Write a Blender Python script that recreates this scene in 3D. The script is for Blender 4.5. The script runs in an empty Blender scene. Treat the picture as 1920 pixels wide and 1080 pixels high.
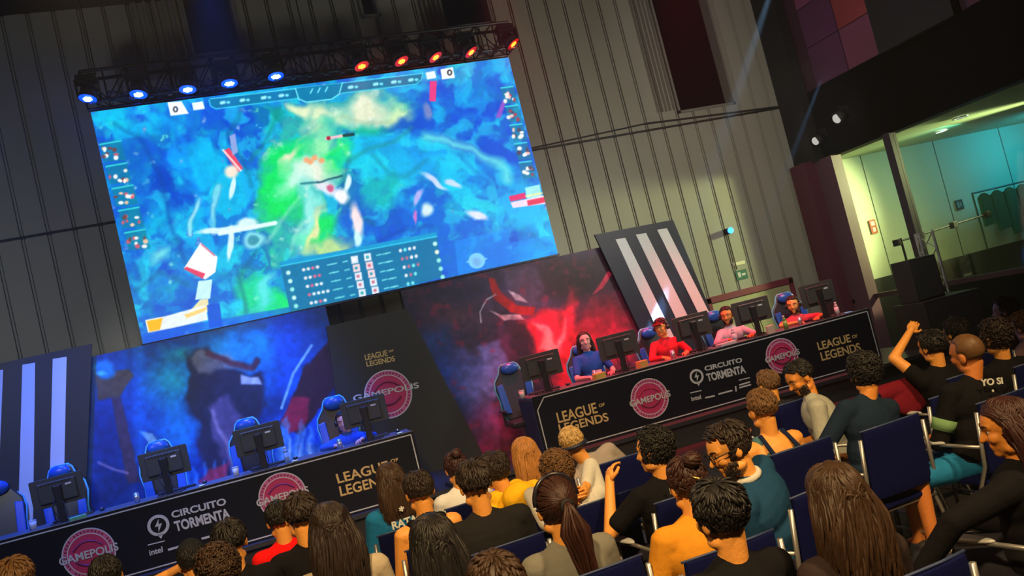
import bpy, math, random
import numpy as np
from mathutils import Vector, Matrix
S = bpy.context.scene
COL = S.collection
R = math.radians
# ---------------------------------------------------------------- camera
FPX = 1700.0; PITCH = 0.0525; ROLL = -0.24304; YAW = -0.35415; CZ = 1.9
fw = Vector((-math.sin(YAW)*math.cos(PITCH), math.cos(YAW)*math.cos(PITCH), math.sin(PITCH)))
r0 = Vector((math.cos(YAW), math.sin(YAW), 0)); u0 = r0.cross(fw)
cr = math.cos(ROLL)*r0 + math.sin(ROLL)*u0
cu = -math.sin(ROLL)*r0 + math.cos(ROLL)*u0
cam = bpy.data.objects.new('camera', bpy.data.cameras.new('camera')); COL.objects.link(cam)
M3 = Matrix((cr, cu, -fw)).transposed()
cam.matrix_world = Matrix.Translation((0, 0, CZ)) @ M3.to_4x4()
cam.data.sensor_width = 36; cam.data.lens = FPX/1920*36; cam.data.clip_start = .05
S.camera = cam
S.view_settings.view_transform = 'Standard'; S.view_settings.look = 'None'
S.view_settings.exposure = 0.0; S.view_settings.gamma = 1.0
S.view_settings.use_curve_mapping = False
# ---------------------------------------------------------------- world and big lights
W = bpy.data.worlds.new('world'); S.world = W; W.use_nodes = True
W.node_tree.nodes['Background'].inputs[0].default_value = (.25, .32, .5, 1)
W.node_tree.nodes['Background'].inputs[1].default_value = .012
_v = W.node_tree.nodes.new('ShaderNodeVolumeScatter'); _v.inputs['Density'].default_value = .0034; _v.inputs['Anisotropy'].default_value = .55     # thin stage haze
W.node_tree.links.new(_v.outputs[0], W.node_tree.nodes['World Output'].inputs['Volume'])

def lamp(name, typ, loc, target, energy, color, size=.3, angle=60, blend=.4):
    l = bpy.data.lights.new(name, typ); l.energy = energy; l.color = color
    if typ == 'AREA': l.size = size
    else: l.shadow_soft_size = size
    if typ == 'SPOT': l.spot_size = R(angle); l.spot_blend = blend
    o = bpy.data.objects.new(name, l); COL.objects.link(o); o.location = loc
    o.rotation_euler = (Vector(target)-Vector(loc)).to_track_quat('-Z', 'Y').to_euler()
    return o
# amber house spots hung over the back of the audience, as the lit necks and sleeves show
lamp('house_lamp', 'SPOT', (-1.5, -1.0, 6.6), (1.0, 4.6, 1.0), 2900, (1, .66, .30), .3, 50, .6)
lamp('house_lamp', 'SPOT', (4.5, -0.6, 6.6), (2.8, 3.9, .9), 2100, (1, .66, .30), .3, 56, .6)
lamp('house_lamp', 'SPOT', (-.5, 8.4, 6.9), (1.8, 4.8, 1.1), 420, (1, .60, .25), .25, 50, .7)
# dim neutral wash on the rear wall
lamp('wall_wash', 'AREA', (8.0, 9.0, 3.9), (8.4, 13.9, 3.6), 100, (1, .93, .74), 1.0)
lamp('wall_wash', 'AREA', (-3.0, 8.5, 3.6), (-1.8, 13.9, 3.0), 46, (.86, .93, 1), 1.0)
# glass hall beyond: warm-green lamps low, teal wash high
lamp('hall_lamp', 'AREA', (12.6, 12.2, 1.9), (12.6, 13.9, 1.9), 19, (1, .90, .30), .5)
lamp('hall_lamp', 'AREA', (16.4, 12.2, 3.3), (16.2, 13.9, 3.1), 36, (.0, .55, .9), .7)
lamp('hall_lamp', 'AREA', (13.4, 12.2, 3.5), (13.0, 13.9, 3.4), 7, (.1, .85, .8), .6)
lamp('hall_lamp', 'SPOT', (14.6, 11.0, 3.45), (9.6, 13.9, 2.2), 2000, (1, .97, .45), .2, 60, .5)
# team colours dropped on the two desks from unseen added spots high above the stage edge
lamp('blue_wash_lamp', 'SPOT', (-2.0, 11.2, 7.4), (-1.4, 11.9, 1.1), 4500, (.01, .10, 1), .15, 36, .5)
lamp('blue_wash_lamp', 'SPOT', (1.2, 11.0, 7.4), (1.0, 11.9, 1.1), 4500, (.01, .12, 1), .15, 34, .5)
lamp('red_wash_lamp', 'SPOT', (4.9, 11.0, 7.4), (5.2, 11.8, 1.1), 4000, (1, .01, .05), .15, 32, .5)
lamp('red_wash_lamp', 'SPOT', (7.6, 10.65, 7.4), (7.4, 11.5, 1.1), 3600, (1, .03, .06), .15, 34, .5)
# added neutral wash that brightens the backdrops
lamp('backdrop_wash', 'SPOT', (-.2, 8.6, 7.0), (.2, 12.9, 1.9), 620, (.95, .97, 1), .3, 40, .8)
lamp('backdrop_wash', 'SPOT', (5.0, 8.6, 7.0), (5.2, 12.9, 1.9), 620, (1, .93, .9), .3, 40, .8)
lamp('front_fill', 'SPOT', (2.2, 2.6, 6.8), (3.2, 11.0, .8), 680, (1, .96, .9), .2, 62, .6)  # added front fill that lifts the banner lettering, no fixture there
lamp('beam_lamp', 'SPOT', (10.9, 12.1, 7.4), (7.59, 12.5, 2.52), 110000, (.35, .65, 1), .03, 3.6, .2)
lamp('beam_lamp', 'SPOT', (11.15, 12.5, 5.0), (8.62, 12.8, 1.76), 35000, (.30, .60, 1), .03, 3.6, .2)
lamp('tile_wall_fill', 'AREA', (8.2, 11.2, 7.0), (11.4, 11.6, 6.2), 14, (1, .7, .75), .6)  # added fill that brightens the maroon tiles
# stage wash colours thrown by the moving heads on the truss
STAGE_SPOTS = True

# ---------------------------------------------------------------- pixel helpers (author-time survey of the photo)
def ray(x, y): return cr*((x-960)/FPX) - cu*((y-540)/FPX) + fw
def atY(x, y, Y):
    d = ray(x, y); q = d*(Y/d.y); return Vector((q.x, q.y, q.z+CZ))
def atX(x, y, X):
    d = ray(x, y); q = d*(X/d.x); return Vector((q.x, q.y, q.z+CZ))
def atZ(x, y, Z):
    d = ray(x, y); q = d*((Z-CZ)/d.z); return Vector((q.x, q.y, q.z+CZ))
def atP(x, y, A, n):
    d = ray(x, y); t = (Vector(A)-Vector((0, 0, CZ))).dot(n)/n.dot(d); q = d*t
    return Vector((q.x, q.y, q.z+CZ))
def proj_np(P):
    P = P-np.array([0, 0, CZ]); z = P@np.array(fw)
    return 960+FPX*(P@np.array(cr))/z, 540-FPX*(P@np.array(cu))/z

def lin(c):
    return tuple((v/12.92 if v <= .04045 else ((v+.055)/1.055)**2.4) for v in c)
def rgb(r, g, b): return lin((r/255, g/255, b/255))
# ---------------------------------------------------------------- materials
MATS = {}
def mat(name, color, rough=.6, metal=0, emit=None, estr=1, bump=0, bscale=30, var=0, vscale=6, spec=.5, sheen=0, stretch=None, trans=0):
    if name in MATS: return MATS[name]
    m = bpy.data.materials.new(name); m.use_nodes = True; nt = m.node_tree; b = nt.nodes['Principled BSDF']
    c = (*color, 1)
    b.inputs['Base Color'].default_value = c
    b.inputs['Roughness'].default_value = rough; b.inputs['Metallic'].default_value = metal
    b.inputs['Specular IOR Level'].default_value = spec
    if sheen: b.inputs['Sheen Weight'].default_value = sheen
    if emit: b.inputs['Emission Color'].default_value = (*emit, 1); b.inputs['Emission Strength'].default_value = estr
    if var or bump:
        tc = nt.nodes.new('ShaderNodeTexCoord'); mp = nt.nodes.new('ShaderNodeMapping')
        nt.links.new(tc.outputs['Object'], mp.inputs[0])
        if stretch: mp.inputs['Scale'].default_value = stretch
    if var:
        n = nt.nodes.new('ShaderNodeTexNoise'); n.inputs['Scale'].default_value = vscale; n.inputs['Detail'].default_value = 5
        rp = nt.nodes.new('ShaderNodeMapRange'); rp.inputs[3].default_value = 1-var; rp.inputs[4].default_value = 1+var
        mx = nt.nodes.new('ShaderNodeMix'); mx.data_type = 'RGBA'; mx.blend_type = 'MULTIPLY'; mx.inputs[0].default_value = 1
        nt.links.new(mp.outputs[0], n.inputs[0]); nt.links.new(n.outputs[0], rp.inputs[0])
        mx.inputs[6].default_value = c; nt.links.new(rp.outputs[0], mx.inputs[7]); nt.links.new(mx.outputs[2], b.inputs['Base Color'])
    if bump:
        n = nt.nodes.new('ShaderNodeTexNoise'); n.inputs['Scale'].default_value = bscale; n.inputs['Detail'].default_value = 4
        bp = nt.nodes.new('ShaderNodeBump'); bp.inputs['Strength'].default_value = bump; bp.inputs['Distance'].default_value = .02
        nt.links.new(mp.outputs[0], n.inputs[0]); nt.links.new(n.outputs[0], bp.inputs['Height']); nt.links.new(bp.outputs[0], b.inputs['Normal'])
    MATS[name] = m; return m
def paint_mat(name, emissive=0, rough=.6):
    m = bpy.data.materials.new(name); m.use_nodes = True; nt = m.node_tree; b = nt.nodes['Principled BSDF']
    a = nt.nodes.new('ShaderNodeVertexColor'); a.layer_name = 'Col'
    b.inputs['Roughness'].default_value = rough
    if emissive:
        b.inputs['Base Color'].default_value = (.01, .01, .01, 1)
        nt.links.new(a.outputs[0], b.inputs['Emission Color']); b.inputs['Emission Strength'].default_value = emissive
    else: nt.links.new(a.outputs[0], b.inputs['Base Color'])
    return m
def hair_mat(name, c):
    if name in MATS: return MATS[name]
    m = mat(name, c, .5, var=.45, vscale=40, spec=.35)
    return m
def skin_mat(name, c):
    if name in MATS: return MATS[name]
    m = mat(name, c, .5, bump=.12, bscale=60, var=.08, vscale=14, spec=.4)
    b = m.node_tree.nodes['Principled BSDF']
    b.inputs['Subsurface Weight'].default_value = .0
    return m
def cloth_mat(name, c): return mat(name, c, .85, bump=.55, bscale=9, var=.12, vscale=20, spec=.1)

# ---------------------------------------------------------------- mesh builder
class MB:
    def __init__(s): s.v = []; s.f = []
    def add(s, vs, fs):
        o = len(s.v); s.v += [tuple(q) for q in vs]; s.f += [tuple(i+o for i in f) for f in fs]; return s
    def box(s, a, b, M=None):
        (x0, y0, z0), (x1, y1, z1) = a, b
        vs = [Vector(q) for q in ((x0,y0,z0),(x1,y0,z0),(x1,y1,z0),(x0,y1,z0),(x0,y0,z1),(x1,y0,z1),(x1,y1,z1),(x0,y1,z1))]
        if M: vs = [M@q for q in vs]
        return s.add(vs, [(0,3,2,1),(4,5,6,7),(0,1,5,4),(1,2,6,5),(2,3,7,6),(3,0,4,7)])
    def tube(s, p0, p1, r0_, r1_=None, n=8):
        p0 = Vector(p0); p1 = Vector(p1); r1_ = r0_ if r1_ is None else r1_
        d = (p1-p0); 
        if d.length < 1e-6: return s
        q = d.normalized().to_track_quat('Z', 'Y'); vs = []
        for p, r in ((p0, r0_), (p1, r1_)):
            for k in range(n):
                a = 2*math.pi*k/n; vs.append(p+q@Vector((math.cos(a)*r, math.sin(a)*r, 0)))
        fs = [(k, (k+1) % n, n+(k+1) % n, n+k) for k in range(n)]
        return s.add(vs, fs+[tuple(reversed(range(n))), tuple(range(n, 2*n))])
    def path(s, pts, rs, n=6):
        pts = [Vector(q) for q in pts]
        if not hasattr(rs, '__len__'): rs = [rs]*len(pts)
        vs = []; up = None
        for i, q in enumerate(pts):
            d = (pts[min(i+1, len(pts)-1)]-pts[max(i-1, 0)])
            d = d.normalized() if d.length > 1e-9 else Vector((0, 0, 1))
            if up is None: up = d.orthogonal().normalized()
            up = (up-d*up.dot(d)); up = up.normalized() if up.length > 1e-6 else d.orthogonal().normalized()
            sd = d.cross(up)
            for k in range(n):
                a = 2*math.pi*k/n; vs.append(q+(up*math.cos(a)+sd*math.sin(a))*rs[i])
        fs = []
        for i in range(len(pts)-1):
            for k in range(n):
                a = i*n+k; b = i*n+(k+1) % n; fs.append((a, b, b+n, a+n))
        L = (len(pts)-1)*n
        return s.add(vs, fs+[tuple(reversed(range(n))), tuple(range(L, L+n))])
    def capsule(s, p0, p1, r0_, r1_=None, n=12, sq=1.0):
        p0 = Vector(p0); p1 = Vector(p1); r1_ = r0_ if r1_ is None else r1_
        d = p1-p0; L = d.length
        q = (d.normalized() if L > 1e-6 else Vector((0, 0, 1))).to_track_quat('Z', 'X')
        rings = []
        for a in (-75, -45, -15): rings.append((p0, r0_, R(a)))
        for a in (15, 45, 75): rings.append((p1, r1_, R(a)))
        vs = [p0-q@Vector((0, 0, r0_))]
        for c, r, a in rings:
            for k in range(n):
                t = 2*math.pi*k/n
                vs.append(c+q@Vector((math.cos(t)*r*math.cos(a)*sq, math.sin(t)*r*math.cos(a), r*math.sin(a))))
        vs.append(p1+q@Vector((0, 0, r1_)))
        fs = [(0, 1+(k+1) % n, 1+k) for k in range(n)]
        for i in range(5):
            for k in range(n):
                a = 1+i*n+k; b = 1+i*n+(k+1) % n; fs.append((a, b, b+n, a+n))
        o = 1+5*n; e = len(vs)-1
        fs += [(o+k, o+(k+1) % n, e) for k in range(n)]
        return s.add(vs, fs)
    def ell(s, c, r, M=None, nu=16, nv=10, fn=None):
        vs = []; c = Vector(c)
        for j in range(nv+1):
            ph = math.pi*j/nv
            for k in range(nu):
                t = 2*math.pi*k/nu
                d = Vector((math.sin(ph)*math.cos(t), math.sin(ph)*math.sin(t), math.cos(ph)))
                w = fn(d) if fn else 1
                q = Vector((d.x*r[0]*w, d.y*r[1]*w, d.z*r[2]*w))
                if M: q = M@q
                vs.append(c+q)
        fs = []
        for j in range(nv):
            for k in range(nu):
                a = j*nu+k; b = j*nu+(k+1) % nu
                if j == 0: fs.append((a, a+nu, b+nu))
                elif j == nv-1: fs.append((a, a+nu, b))
                else: fs.append((a, a+nu, b+nu, b))
        return s.add(vs, fs)
    def prism(s, pts, d):
        """pts: planar loop of Vectors, d: extrusion vector"""
        pts = [Vector(q) for q in pts]; n = len(pts); d = Vector(d)
        nn = Vector((0, 0, 0))
        for i in range(n): nn += pts[i].cross(pts[(i+1) % n])
        if nn.dot(d) > 0: pts.reverse()
        fs = [tuple(range(n)), tuple(reversed(range(n, 2*n)))]+[(i+n, (i+1) % n+n, (i+1) % n, i) for i in range(n)]
        return s.add(pts+[q+d for q in pts], fs)
    def disc(s, c, nrm, r, h, n=32, r2=None):
        c = Vector(c); nrm = Vector(nrm).normalized(); return s.tube(c, c+nrm*h, r, r if r2 is None else r2, n)
    def ring(s, c, nrm, ro, ri, h, n=40):
        c = Vector(c); nrm = Vector(nrm).normalized(); q = nrm.to_track_quat('Z', 'Y'); vs = []
        for k in range(n):
            a = 2*math.pi*k/n; e = q@Vector((math.cos(a), math.sin(a), 0))
            vs += [c+e*ri, c+e*ro, c+e*ro+nrm*h, c+e*ri+nrm*h]
        fs = []
        for k in range(n):
            a = 4*k; b = 4*((k+1) % n)
            for i in range(4):
                j = (i+1) % 4; fs.append((a+i, a+j, b+j, b+i))
        return s.add(vs, fs)
    def mesh(s, name, smooth=False):
        me = bpy.data.meshes.new(name); me.from_pydata(s.v, [], s.f); me.update()
        if smooth: me.polygons.foreach_set('use_smooth', [True]*len(me.polygons))
        return me
    def build(s, name, m, parent=None, smooth=False, bevel=0):
        o = bpy.data.objects.new(name, s.mesh(name, smooth)); COL.objects.link(o); o.data.materials.append(m)
        if parent: o.parent = parent
        if bevel:
            b = o.modifiers.new('b', 'BEVEL'); b.width = bevel; b.segments = 2; b.limit_method = 'ANGLE'
        return o
def empty(name, loc=(0, 0, 0), rz=0):
    o = bpy.data.objects.new(name, None); COL.objects.link(o); o.location = loc; o.rotation_euler = (0, 0, rz); o.empty_display_size = .1
    return o
def tag(o, label=None, cat=None, group=None, kind=None):
    if label: o['label'] = label
    if cat: o['category'] = cat
    if group: o['group'] = group
    if kind: o['kind'] = kind
    return o
CH = {}
def copy_tree(o, parent=None):
    c = o.copy(); COL.objects.link(c)
    if parent: c.parent = parent
    for ch in list(o.children): copy_tree(ch, c)
    return c
def remesh(mb, voxel, smooth=3, name='m'):
    me = mb.mesh(name); o = bpy.data.objects.new('tmp', me); COL.objects.link(o)
    r = o.modifiers.new('r', 'REMESH'); r.mode = 'VOXEL'; r.voxel_size = voxel; r.use_smooth_shade = True
    if smooth:
        k = o.modifiers.new('s', 'SMOOTH'); k.iterations = smooth; k.factor = .5
    dg = bpy.context.evaluated_depsgraph_get(); dg.update()
    out = bpy.data.meshes.new_from_object(o.evaluated_get(dg)); out.name = name
    bpy.data.objects.remove(o); bpy.data.meshes.remove(me)
    return out
def join_mesh(me, mb, name):
    """append raw builder geometry to a remeshed mesh"""
    n = len(me.vertices); co = np.empty(n*3, 'f'); me.vertices.foreach_get('co', co); co = co.reshape(-1, 3)
    fs = [tuple(p.vertices) for p in me.polygons]
    out = bpy.data.meshes.new(name)
    out.from_pydata(co.tolist()+[tuple(q) for q in mb.v], [], fs+[tuple(i+n for i in f) for f in mb.f])
    out.polygons.foreach_set('use_smooth', [True]*len(out.polygons)); out.update()
    bpy.data.meshes.remove(me); return out
def link_mesh(name, me, m, parent):
    o = bpy.data.objects.new(name, me); COL.objects.link(o); o.data.materials.clear(); o.data.materials.append(m); o.parent = parent; return o
def text_mesh(s, bold=.012):
    c = bpy.data.curves.new('t', 'FONT'); c.body = s; c.size = 1; c.extrude = .0; c.offset = bold
    o = bpy.data.objects.new('t', c); COL.objects.link(o)
    dg = bpy.context.evaluated_depsgraph_get(); dg.update()
    me = bpy.data.meshes.new_from_object(o.evaluated_get(dg)); bpy.data.objects.remove(o)
    return me
def text_on(name, s, p0, p1, p2, m, parent, nrm, bold=.012, shear=0):
    """letters filling the parallelogram p0 (bottom left), p1 (bottom right), p2 (top left), raised a few mm off the surface"""
    me = text_mesh(s, bold); n = len(me.vertices)
    co = np.empty(n*3, 'f'); me.vertices.foreach_get('co', co); co = co.reshape(-1, 3)
    a = co.min(0); b = co.max(0)
    U = (co[:, 0]-a[0])/(b[0]-a[0]); V = (co[:, 1]-a[1])/(b[1]-a[1])
    p0, p1, p2 = Vector(p0), Vector(p1), Vector(p2)
    P = np.array(p0)+np.outer(U, np.array(p1-p0))+np.outer(V, np.array(p2-p0))+np.array(nrm)*.004
    fs = [tuple(p.vertices) for p in me.polygons]
    out = bpy.data.meshes.new(name)
    # front and back sheets joined by nothing but the 4 mm of paint thickness
    Q = P-np.array(nrm)*.003
    es = {}
    for f in fs:
        for i in range(len(f)):
            e = (f[i], f[(i+1) % len(f)]); es[e] = 1
    side = [(a_, b_, b_+n, a_+n) for (a_, b_) in es if (b_, a_) not in es]
    out.from_pydata(P.tolist()+Q.tolist(), [], fs+[tuple(i+n for i in reversed(f)) for f in fs]+side); out.update()
    bpy.data.meshes.remove(me)
    o = bpy.data.objects.new(name, out); COL.objects.link(o); out.materials.append(m)
    if parent: o.parent = parent
    return o
# ================================================================ SETTING
WY = 13.9      # rear wall plane
SX = 11.4      # side opening plane
M_wall = mat('corrugated_cladding', rgb(150, 148, 136), .55, bump=.08, bscale=8, var=.14, vscale=1.3, stretch=(1, 1, .15))
M_black = mat('matt_black', (.006, .006, .007), .7)
M_dark = mat('charcoal', (.018, .018, .02), .6)
M_steel = mat('dark_steel', (.05, .05, .055), .4, 1)
M_alu = mat('aluminium', (.6, .6, .6), .35, .9)
def struct(name, mb, m, **k):
    o = mb.build(name, m, **k); o['kind'] = 'structure'; return o
struct('floor', MB().box((-9, -5, -.1), (20, 14.2, 0)), mat('hall_floor', (.022, .02, .02), .5, var=.2, vscale=3))
struct('ceiling', MB().box((-9, -5, 8.06), (20, 14.2, 8.2)), M_black)
# rear wall: vertical cladding planks with recessed double grooves, openings for the high windows
WINS = []   # x0,x1,z0,z1
def wq(x, y): return atY(x, y, WY)
WINS.append((wq(365, 100).x, wq(452, 93).x, 7.17, 8.06))
WINS.append((wq(825, 0).x, wq(915, 45).x+.05, 7.15, 8.06))
WINS.append((9.08, 10.22, 5.12, 8.06))
WINS.append((3.80, 4.02, 7.5, 8.06))
PIT = .335
def cladding(x0, x1, z0, z1, mb):
    k0 = math.floor(x0/PIT)
    xs = []; x = k0*PIT
    prof = [(0, 0), (.27, 0), (.278, .035), (.292, .035), (.298, .008), (.31, .008), (.316, .035), (.33, .035)]
    pts = []
    while x < x1+PIT:
        for a, d in prof: pts.append((x+a, d))
        x += PIT
    pts = [(min(max(a, x0), x1), d) for a, d in pts if x0-PIT < a < x1+PIT]
    P = []
    for a, d in pts:
        if P and abs(P[-1][0]-a) < 1e-6: P[-1] = (a, d); continue
        P.append((a, d))
    vs = []; 
    for a, d in P: vs += [(a, WY+d, z0), (a, WY+d, z1)]
    mb.add(vs, [(2*i, 2*i+2, 2*i+3, 2*i+1) for i in range(len(P)-1)])
mb = MB()
SEAM = 4.87
def wall_cols(z0, z1):
    cuts = sorted([w for w in WINS if w[2] < z1-.01 and w[3] > z0+.01])
    x = -9
    for w in cuts:
        cladding(x, w[0], z0, z1, mb); 
        if w[2] > z0+.01: cladding(w[0], w[1], z0, w[2], mb)
        x = w[1]
    cladding(x, SX, z0, z1, mb)
wall_cols(0, SEAM-.02); wall_cols(SEAM+.02, 8.06)
mb.box((-9, WY+.05, 0), (SX, WY+.06, SEAM+.1))
struct('wall_back', mb, M_wall)
struct('trim_1', MB().box((-9, WY+.01, SEAM-.025), (SX, WY+.03, SEAM+.025)), mat('seam_dark', (.012, .012, .012), .6))
# thin rail over the seam on the right half
struct('trim_2', MB().tube((8.3, WY-.03, 4.99), (SX, WY-.03, 4.88), .018, n=8).tube((6.0, WY-.02, 4.9), (8.3, WY-.02, 4.99), .014), M_dark)
for i, w in enumerate(WINS):
    x0, x1, z0, z1 = w
    m = MB()
    t = .045
    m.box((x0-t, WY-.04, z0-t), (x0, WY+.22, z1)); m.box((x1, WY-.04, z0-t), (x1+t, WY+.22, z1)); m.box((x0-t, WY-.04, z0-t), (x1+t, WY+.22, z0))
    fr = struct('window_%d' % (i+1), m, mat('window_reveal', rgb(120, 120, 112), .5))
    MB().box((x0, WY+.2, z0), (x1, WY+.21, z1)).build('pane', mat('blackout_cloth', (.002, .002, .003), .95, spec=.0), fr)
# pleated louvre flanges beside the high windows
def pleats(x0, x1, z0, z1, n, name):
    m = MB(); w = (x1-x0)/n
    for k in range(n): m.prism([(x0+k*w, WY-.002, z0), (x0+k*w+w*.25, WY-.06, z0), (x0+k*w+w*.4, WY-.06, z0), (x0+k*w+w*.6, WY-.002, z0)], (0, 0, z1-z0))
    struct(name, m, mat('pleat_metal', rgb(150, 148, 138), .45, .3))
pleats(8.62, 9.03, 5.15, 8.06, 5, 'trim_3')
pleats(.35, 1.05, 6.85, 8.06, 5, 'trim_4')
pleats(4.75, 5.08, 7.0, 8.06, 4, 'trim_5')
# wall continuing in the glass hall, its ceiling, the fascia and the tiled upper wall
struct('wall_hall', MB().box((SX, WY, 1.3), (19.5, WY+.1, 3.75)), mat('hall_plaster', rgb(200, 205, 180), .7, var=.06, vscale=1.5))
struct('baseboard_hall', MB().box((SX, WY-.06, 0), (19.5, WY+.1, 1.31)), mat('hall_dado', (.014, .015, .013), .5, var=.3, vscale=2))
mj = MB()
for x in (12.75, 14.6, 16.4): mj.box((x, WY-.006, 1.31), (x+.015, WY, 3.68))
struct('trim_6', mj, M_dark)
struct('ceiling_hall', MB().box((SX+.25, 2, 3.68), (19.5, WY, 3.78)), mat('hall_ceiling', rgb(150, 170, 140), .8))
struct('wall_right', MB().box((19.5, 0, 0), (19.7, 14, 4)), M_dark)
struct('trim_7', MB().box((SX, 1.0, 3.66), (SX+.3, 13.3, 4.93)), mat('black_fascia', (.004, .0035, .0035), .6, bump=.1, bscale=6, spec=.05))
# maroon tile wall over the fascia
mt = MB(); tiles = []
rnd = random.Random(4)
struct('wall_upper_right', MB().box((SX+.06, 1.0, 4.93), (SX+.3, 13.6, 8.06)), mat('tile_grout', (.05, .02, .035), .5))
for z in np.arange(4.94, 8.0, .72):
    for y in np.arange(12.62, 8.0, -.86):
        if 9.95 < y+.5 < 11.25 and z > 4.5: continue
        c = rnd.choice([(.22, .045, .05), (.09, .03, .075), (.16, .05, .09), (.10, .03, .05), (.17, .05, .11)])
        k = ('tile_%.2f' % c[0])+('_%.2f' % c[2])
        tiles.append((y, z, k, c))
tw = {}
for y, z, k, c in tiles: tw.setdefault(k, (MB(), c))[0].box((SX+.03, y-.41, z+.008), (SX+.06, y+.41, z+.712))
for k, (m, c) in tw.items(): struct('trim_8', m, mat(k, c, .35, var=.3, vscale=1.5), bevel=.006)
struct('trim_9', MB().box((SX-.12, 9.75, 4.9), (SX+.02, 11.3, 8.06)), M_black)     # black duct casing
struct('trim_10', MB().box((SX-.2, 13.3, 3.66), (SX+.0, WY, 8.06)), M_black)
# corner column and glazing posts
cp = MB().box((11.04, 13.42, 0), (11.28, 13.85, 3.7)); struct('trim_11', cp, mat('maroon_column', (.10, .018, .04), .5))
struct('trim_12', MB().box((11.28, 12.98, 0), (11.5, 13.8, 3.68)), mat('mauve_frame', (.11, .05, .075), .5))
struct('trim_13', MB().box((11.36, 11.62, 0), (11.5, 11.78, 3.68)), mat('mullion_black', (.03, .02, .035), .4))
struct('trim_14', MB().box((11.40, 8.9, 0), (11.5, 9.02, 3.68)), MATS['mullion_black'])
struct('trim_15', MB().box((11.28, 13.35, 1.0), (11.52, 13.5, 1.08)).box((11.4, 9, 1.02), (11.48, 13.3, 1.1)), mat('mullion_rail', (.05, .02, .03), .4))
def glass(name, a, b):
    if 'pane_glass' not in MATS:
        m = bpy.data.materials.new('pane_glass'); m.use_nodes = True; nt = m.node_tree; nt.nodes.clear()
        o = nt.nodes.new('ShaderNodeOutputMaterial'); t = nt.nodes.new('ShaderNodeBsdfTransparent'); t.inputs[0].default_value = (.88, .95, .9, 1)
        g = nt.nodes.new('ShaderNodeBsdfGlossy'); g.inputs['Roughness'].default_value = .05; x = nt.nodes.new('ShaderNodeMixShader'); x.inputs[0].default_value = .05
        nt.links.new(t.outputs[0], x.inputs[1]); nt.links.new(g.outputs[0], x.inputs[2]); nt.links.new(x.outputs[0], o.inputs[0]); MATS['pane_glass'] = m
    return struct(name, MB().box(a, b), MATS['pane_glass'])
glass('window_5', (11.44, 11.8, 1.1), (11.45, 13.05, 3.66)); glass('window_6', (11.44, 9.02, 1.1), (11.45, 11.62, 3.66))
# maroon door frame at the foot of the rear wall
dq = MB(); dx0, dx1, dz = 8.6, 10.47, 1.72
dq.box((dx0, WY-.06, dz-.09), (dx1, WY, dz+.02)); dq.box((dx1-.09, WY-.06, 0), (dx1, WY, dz)); dq.box((dx0, WY-.06, 0), (dx0+.09, WY, dz))
d1 = struct('door_1', dq, mat('maroon_frame', rgb(120, 38, 62), .5))
MB().box((dx0+.09, WY-.03, 0), (dx1-.09, WY-.01, dz-.09)).build('door_leaf', mat('door_leaf', rgb(165, 165, 125), .6), d1)
# side walls and rear of the hall (behind and left of the view)
struct('wall_left', MB().box((-9.2, -5, 0), (-9, 14, 8.1)), M_dark)
struct('wall_front', MB().box((-9, -5.2, 0), (20, -5, 8.1)), M_dark)
# ================================================================ STAGE
SZ = .31
nL = Vector((math.sin(R(7)), math.cos(R(7)), 0)); dL = Vector((math.cos(R(7)), -math.sin(R(7)), 0))
st = empty('stage', (3.5, 12, 0)); tag(st, 'low black stage platform under both long team desks', 'stage')
MB().prism([(-4.5-3.5, 11.55-12, SZ-.05), (10.2-3.5, 10.0-12, SZ-.05), (10.2-3.5, 1.6, SZ-.05), (-4.5-3.5, 1.6, SZ-.05)], (0, 0, .05)).build('deck', mat('stage_deck', (.03, .03, .035), .35, bump=.05), st)
MB().prism([(-4.45-3.5, 11.62-12, 0), (10.15-3.5, 10.06-12, 0), (10.15-3.5, 10.1-12, 0), (-4.45-3.5, 11.66-12, 0)], (0, 0, SZ-.05)).build('skirt', mat('stage_skirt', (.02, .018, .018), .9, bump=.4, bscale=14), st)
# glowing riser of the step between the desks and the red light bar
A = atY(808, 897, 10.95); B = atY(843, 876, 10.95)
stp = empty('stage_step', (2.95, 10.75, 0)); tag(stp, 'small stage step with purple and blue glowing riser between the desks', 'step')
MB().box((-.33, 0, 0), (.33, .35, .36)).build('step_body', M_black, stp, bevel=.01)
def glow(name, c, s): return mat(name, (0, 0, 0), .5, emit=c, estr=s)
g = MB().box((-.17, -.012, .13), (.17, 0, .36)); 
lb = g.build('light_panel', glow('step_glow', (.3, .06, .8), 1.2), stp)
m_ = MATS['step_glow']; nt = m_.node_tree; tc = nt.nodes.new('ShaderNodeTexCoord'); sp = nt.nodes.new('ShaderNodeSeparateXYZ'); cr_ = nt.nodes.new('ShaderNodeValToRGB')
nt.links.new(tc.outputs['Generated'], sp.inputs[0]); nt.links.new(sp.outputs[2], cr_.inputs[0]); nt.links.new(cr_.outputs[0], nt.nodes['Principled BSDF'].inputs['Emission Color'])
cr_.color_ramp.elements[0].color = (.02, .08, .8, 1); cr_.color_ramp.elements[1].color = (.6, .03, .35, 1); e = cr_.color_ramp.elements.new(.55); e.color = (.35, .06, .85, 1)
A = atZ(905, 838, SZ+.05); B = atZ(975, 817, SZ+.05)
t = empty('light_bar', A); tag(t, 'red glowing LED bar lying on the stage below the red backdrop', 'light')
MB().tube((0, 0, 0), B-A, .022, n=8).build('tube', glow('red_tube', (1, .02, .03), 9), t, True)
MB().tube((0, 0, -.03), B-A+Vector((0, 0, -.03)), .03, n=6).build('housing', M_black, t)
lamp('light_bar_glow', 'POINT', (A+B)/2+Vector((0, -.08, .15)), (0, 0, 0), 14, (1, .03, .08), .1)
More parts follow.
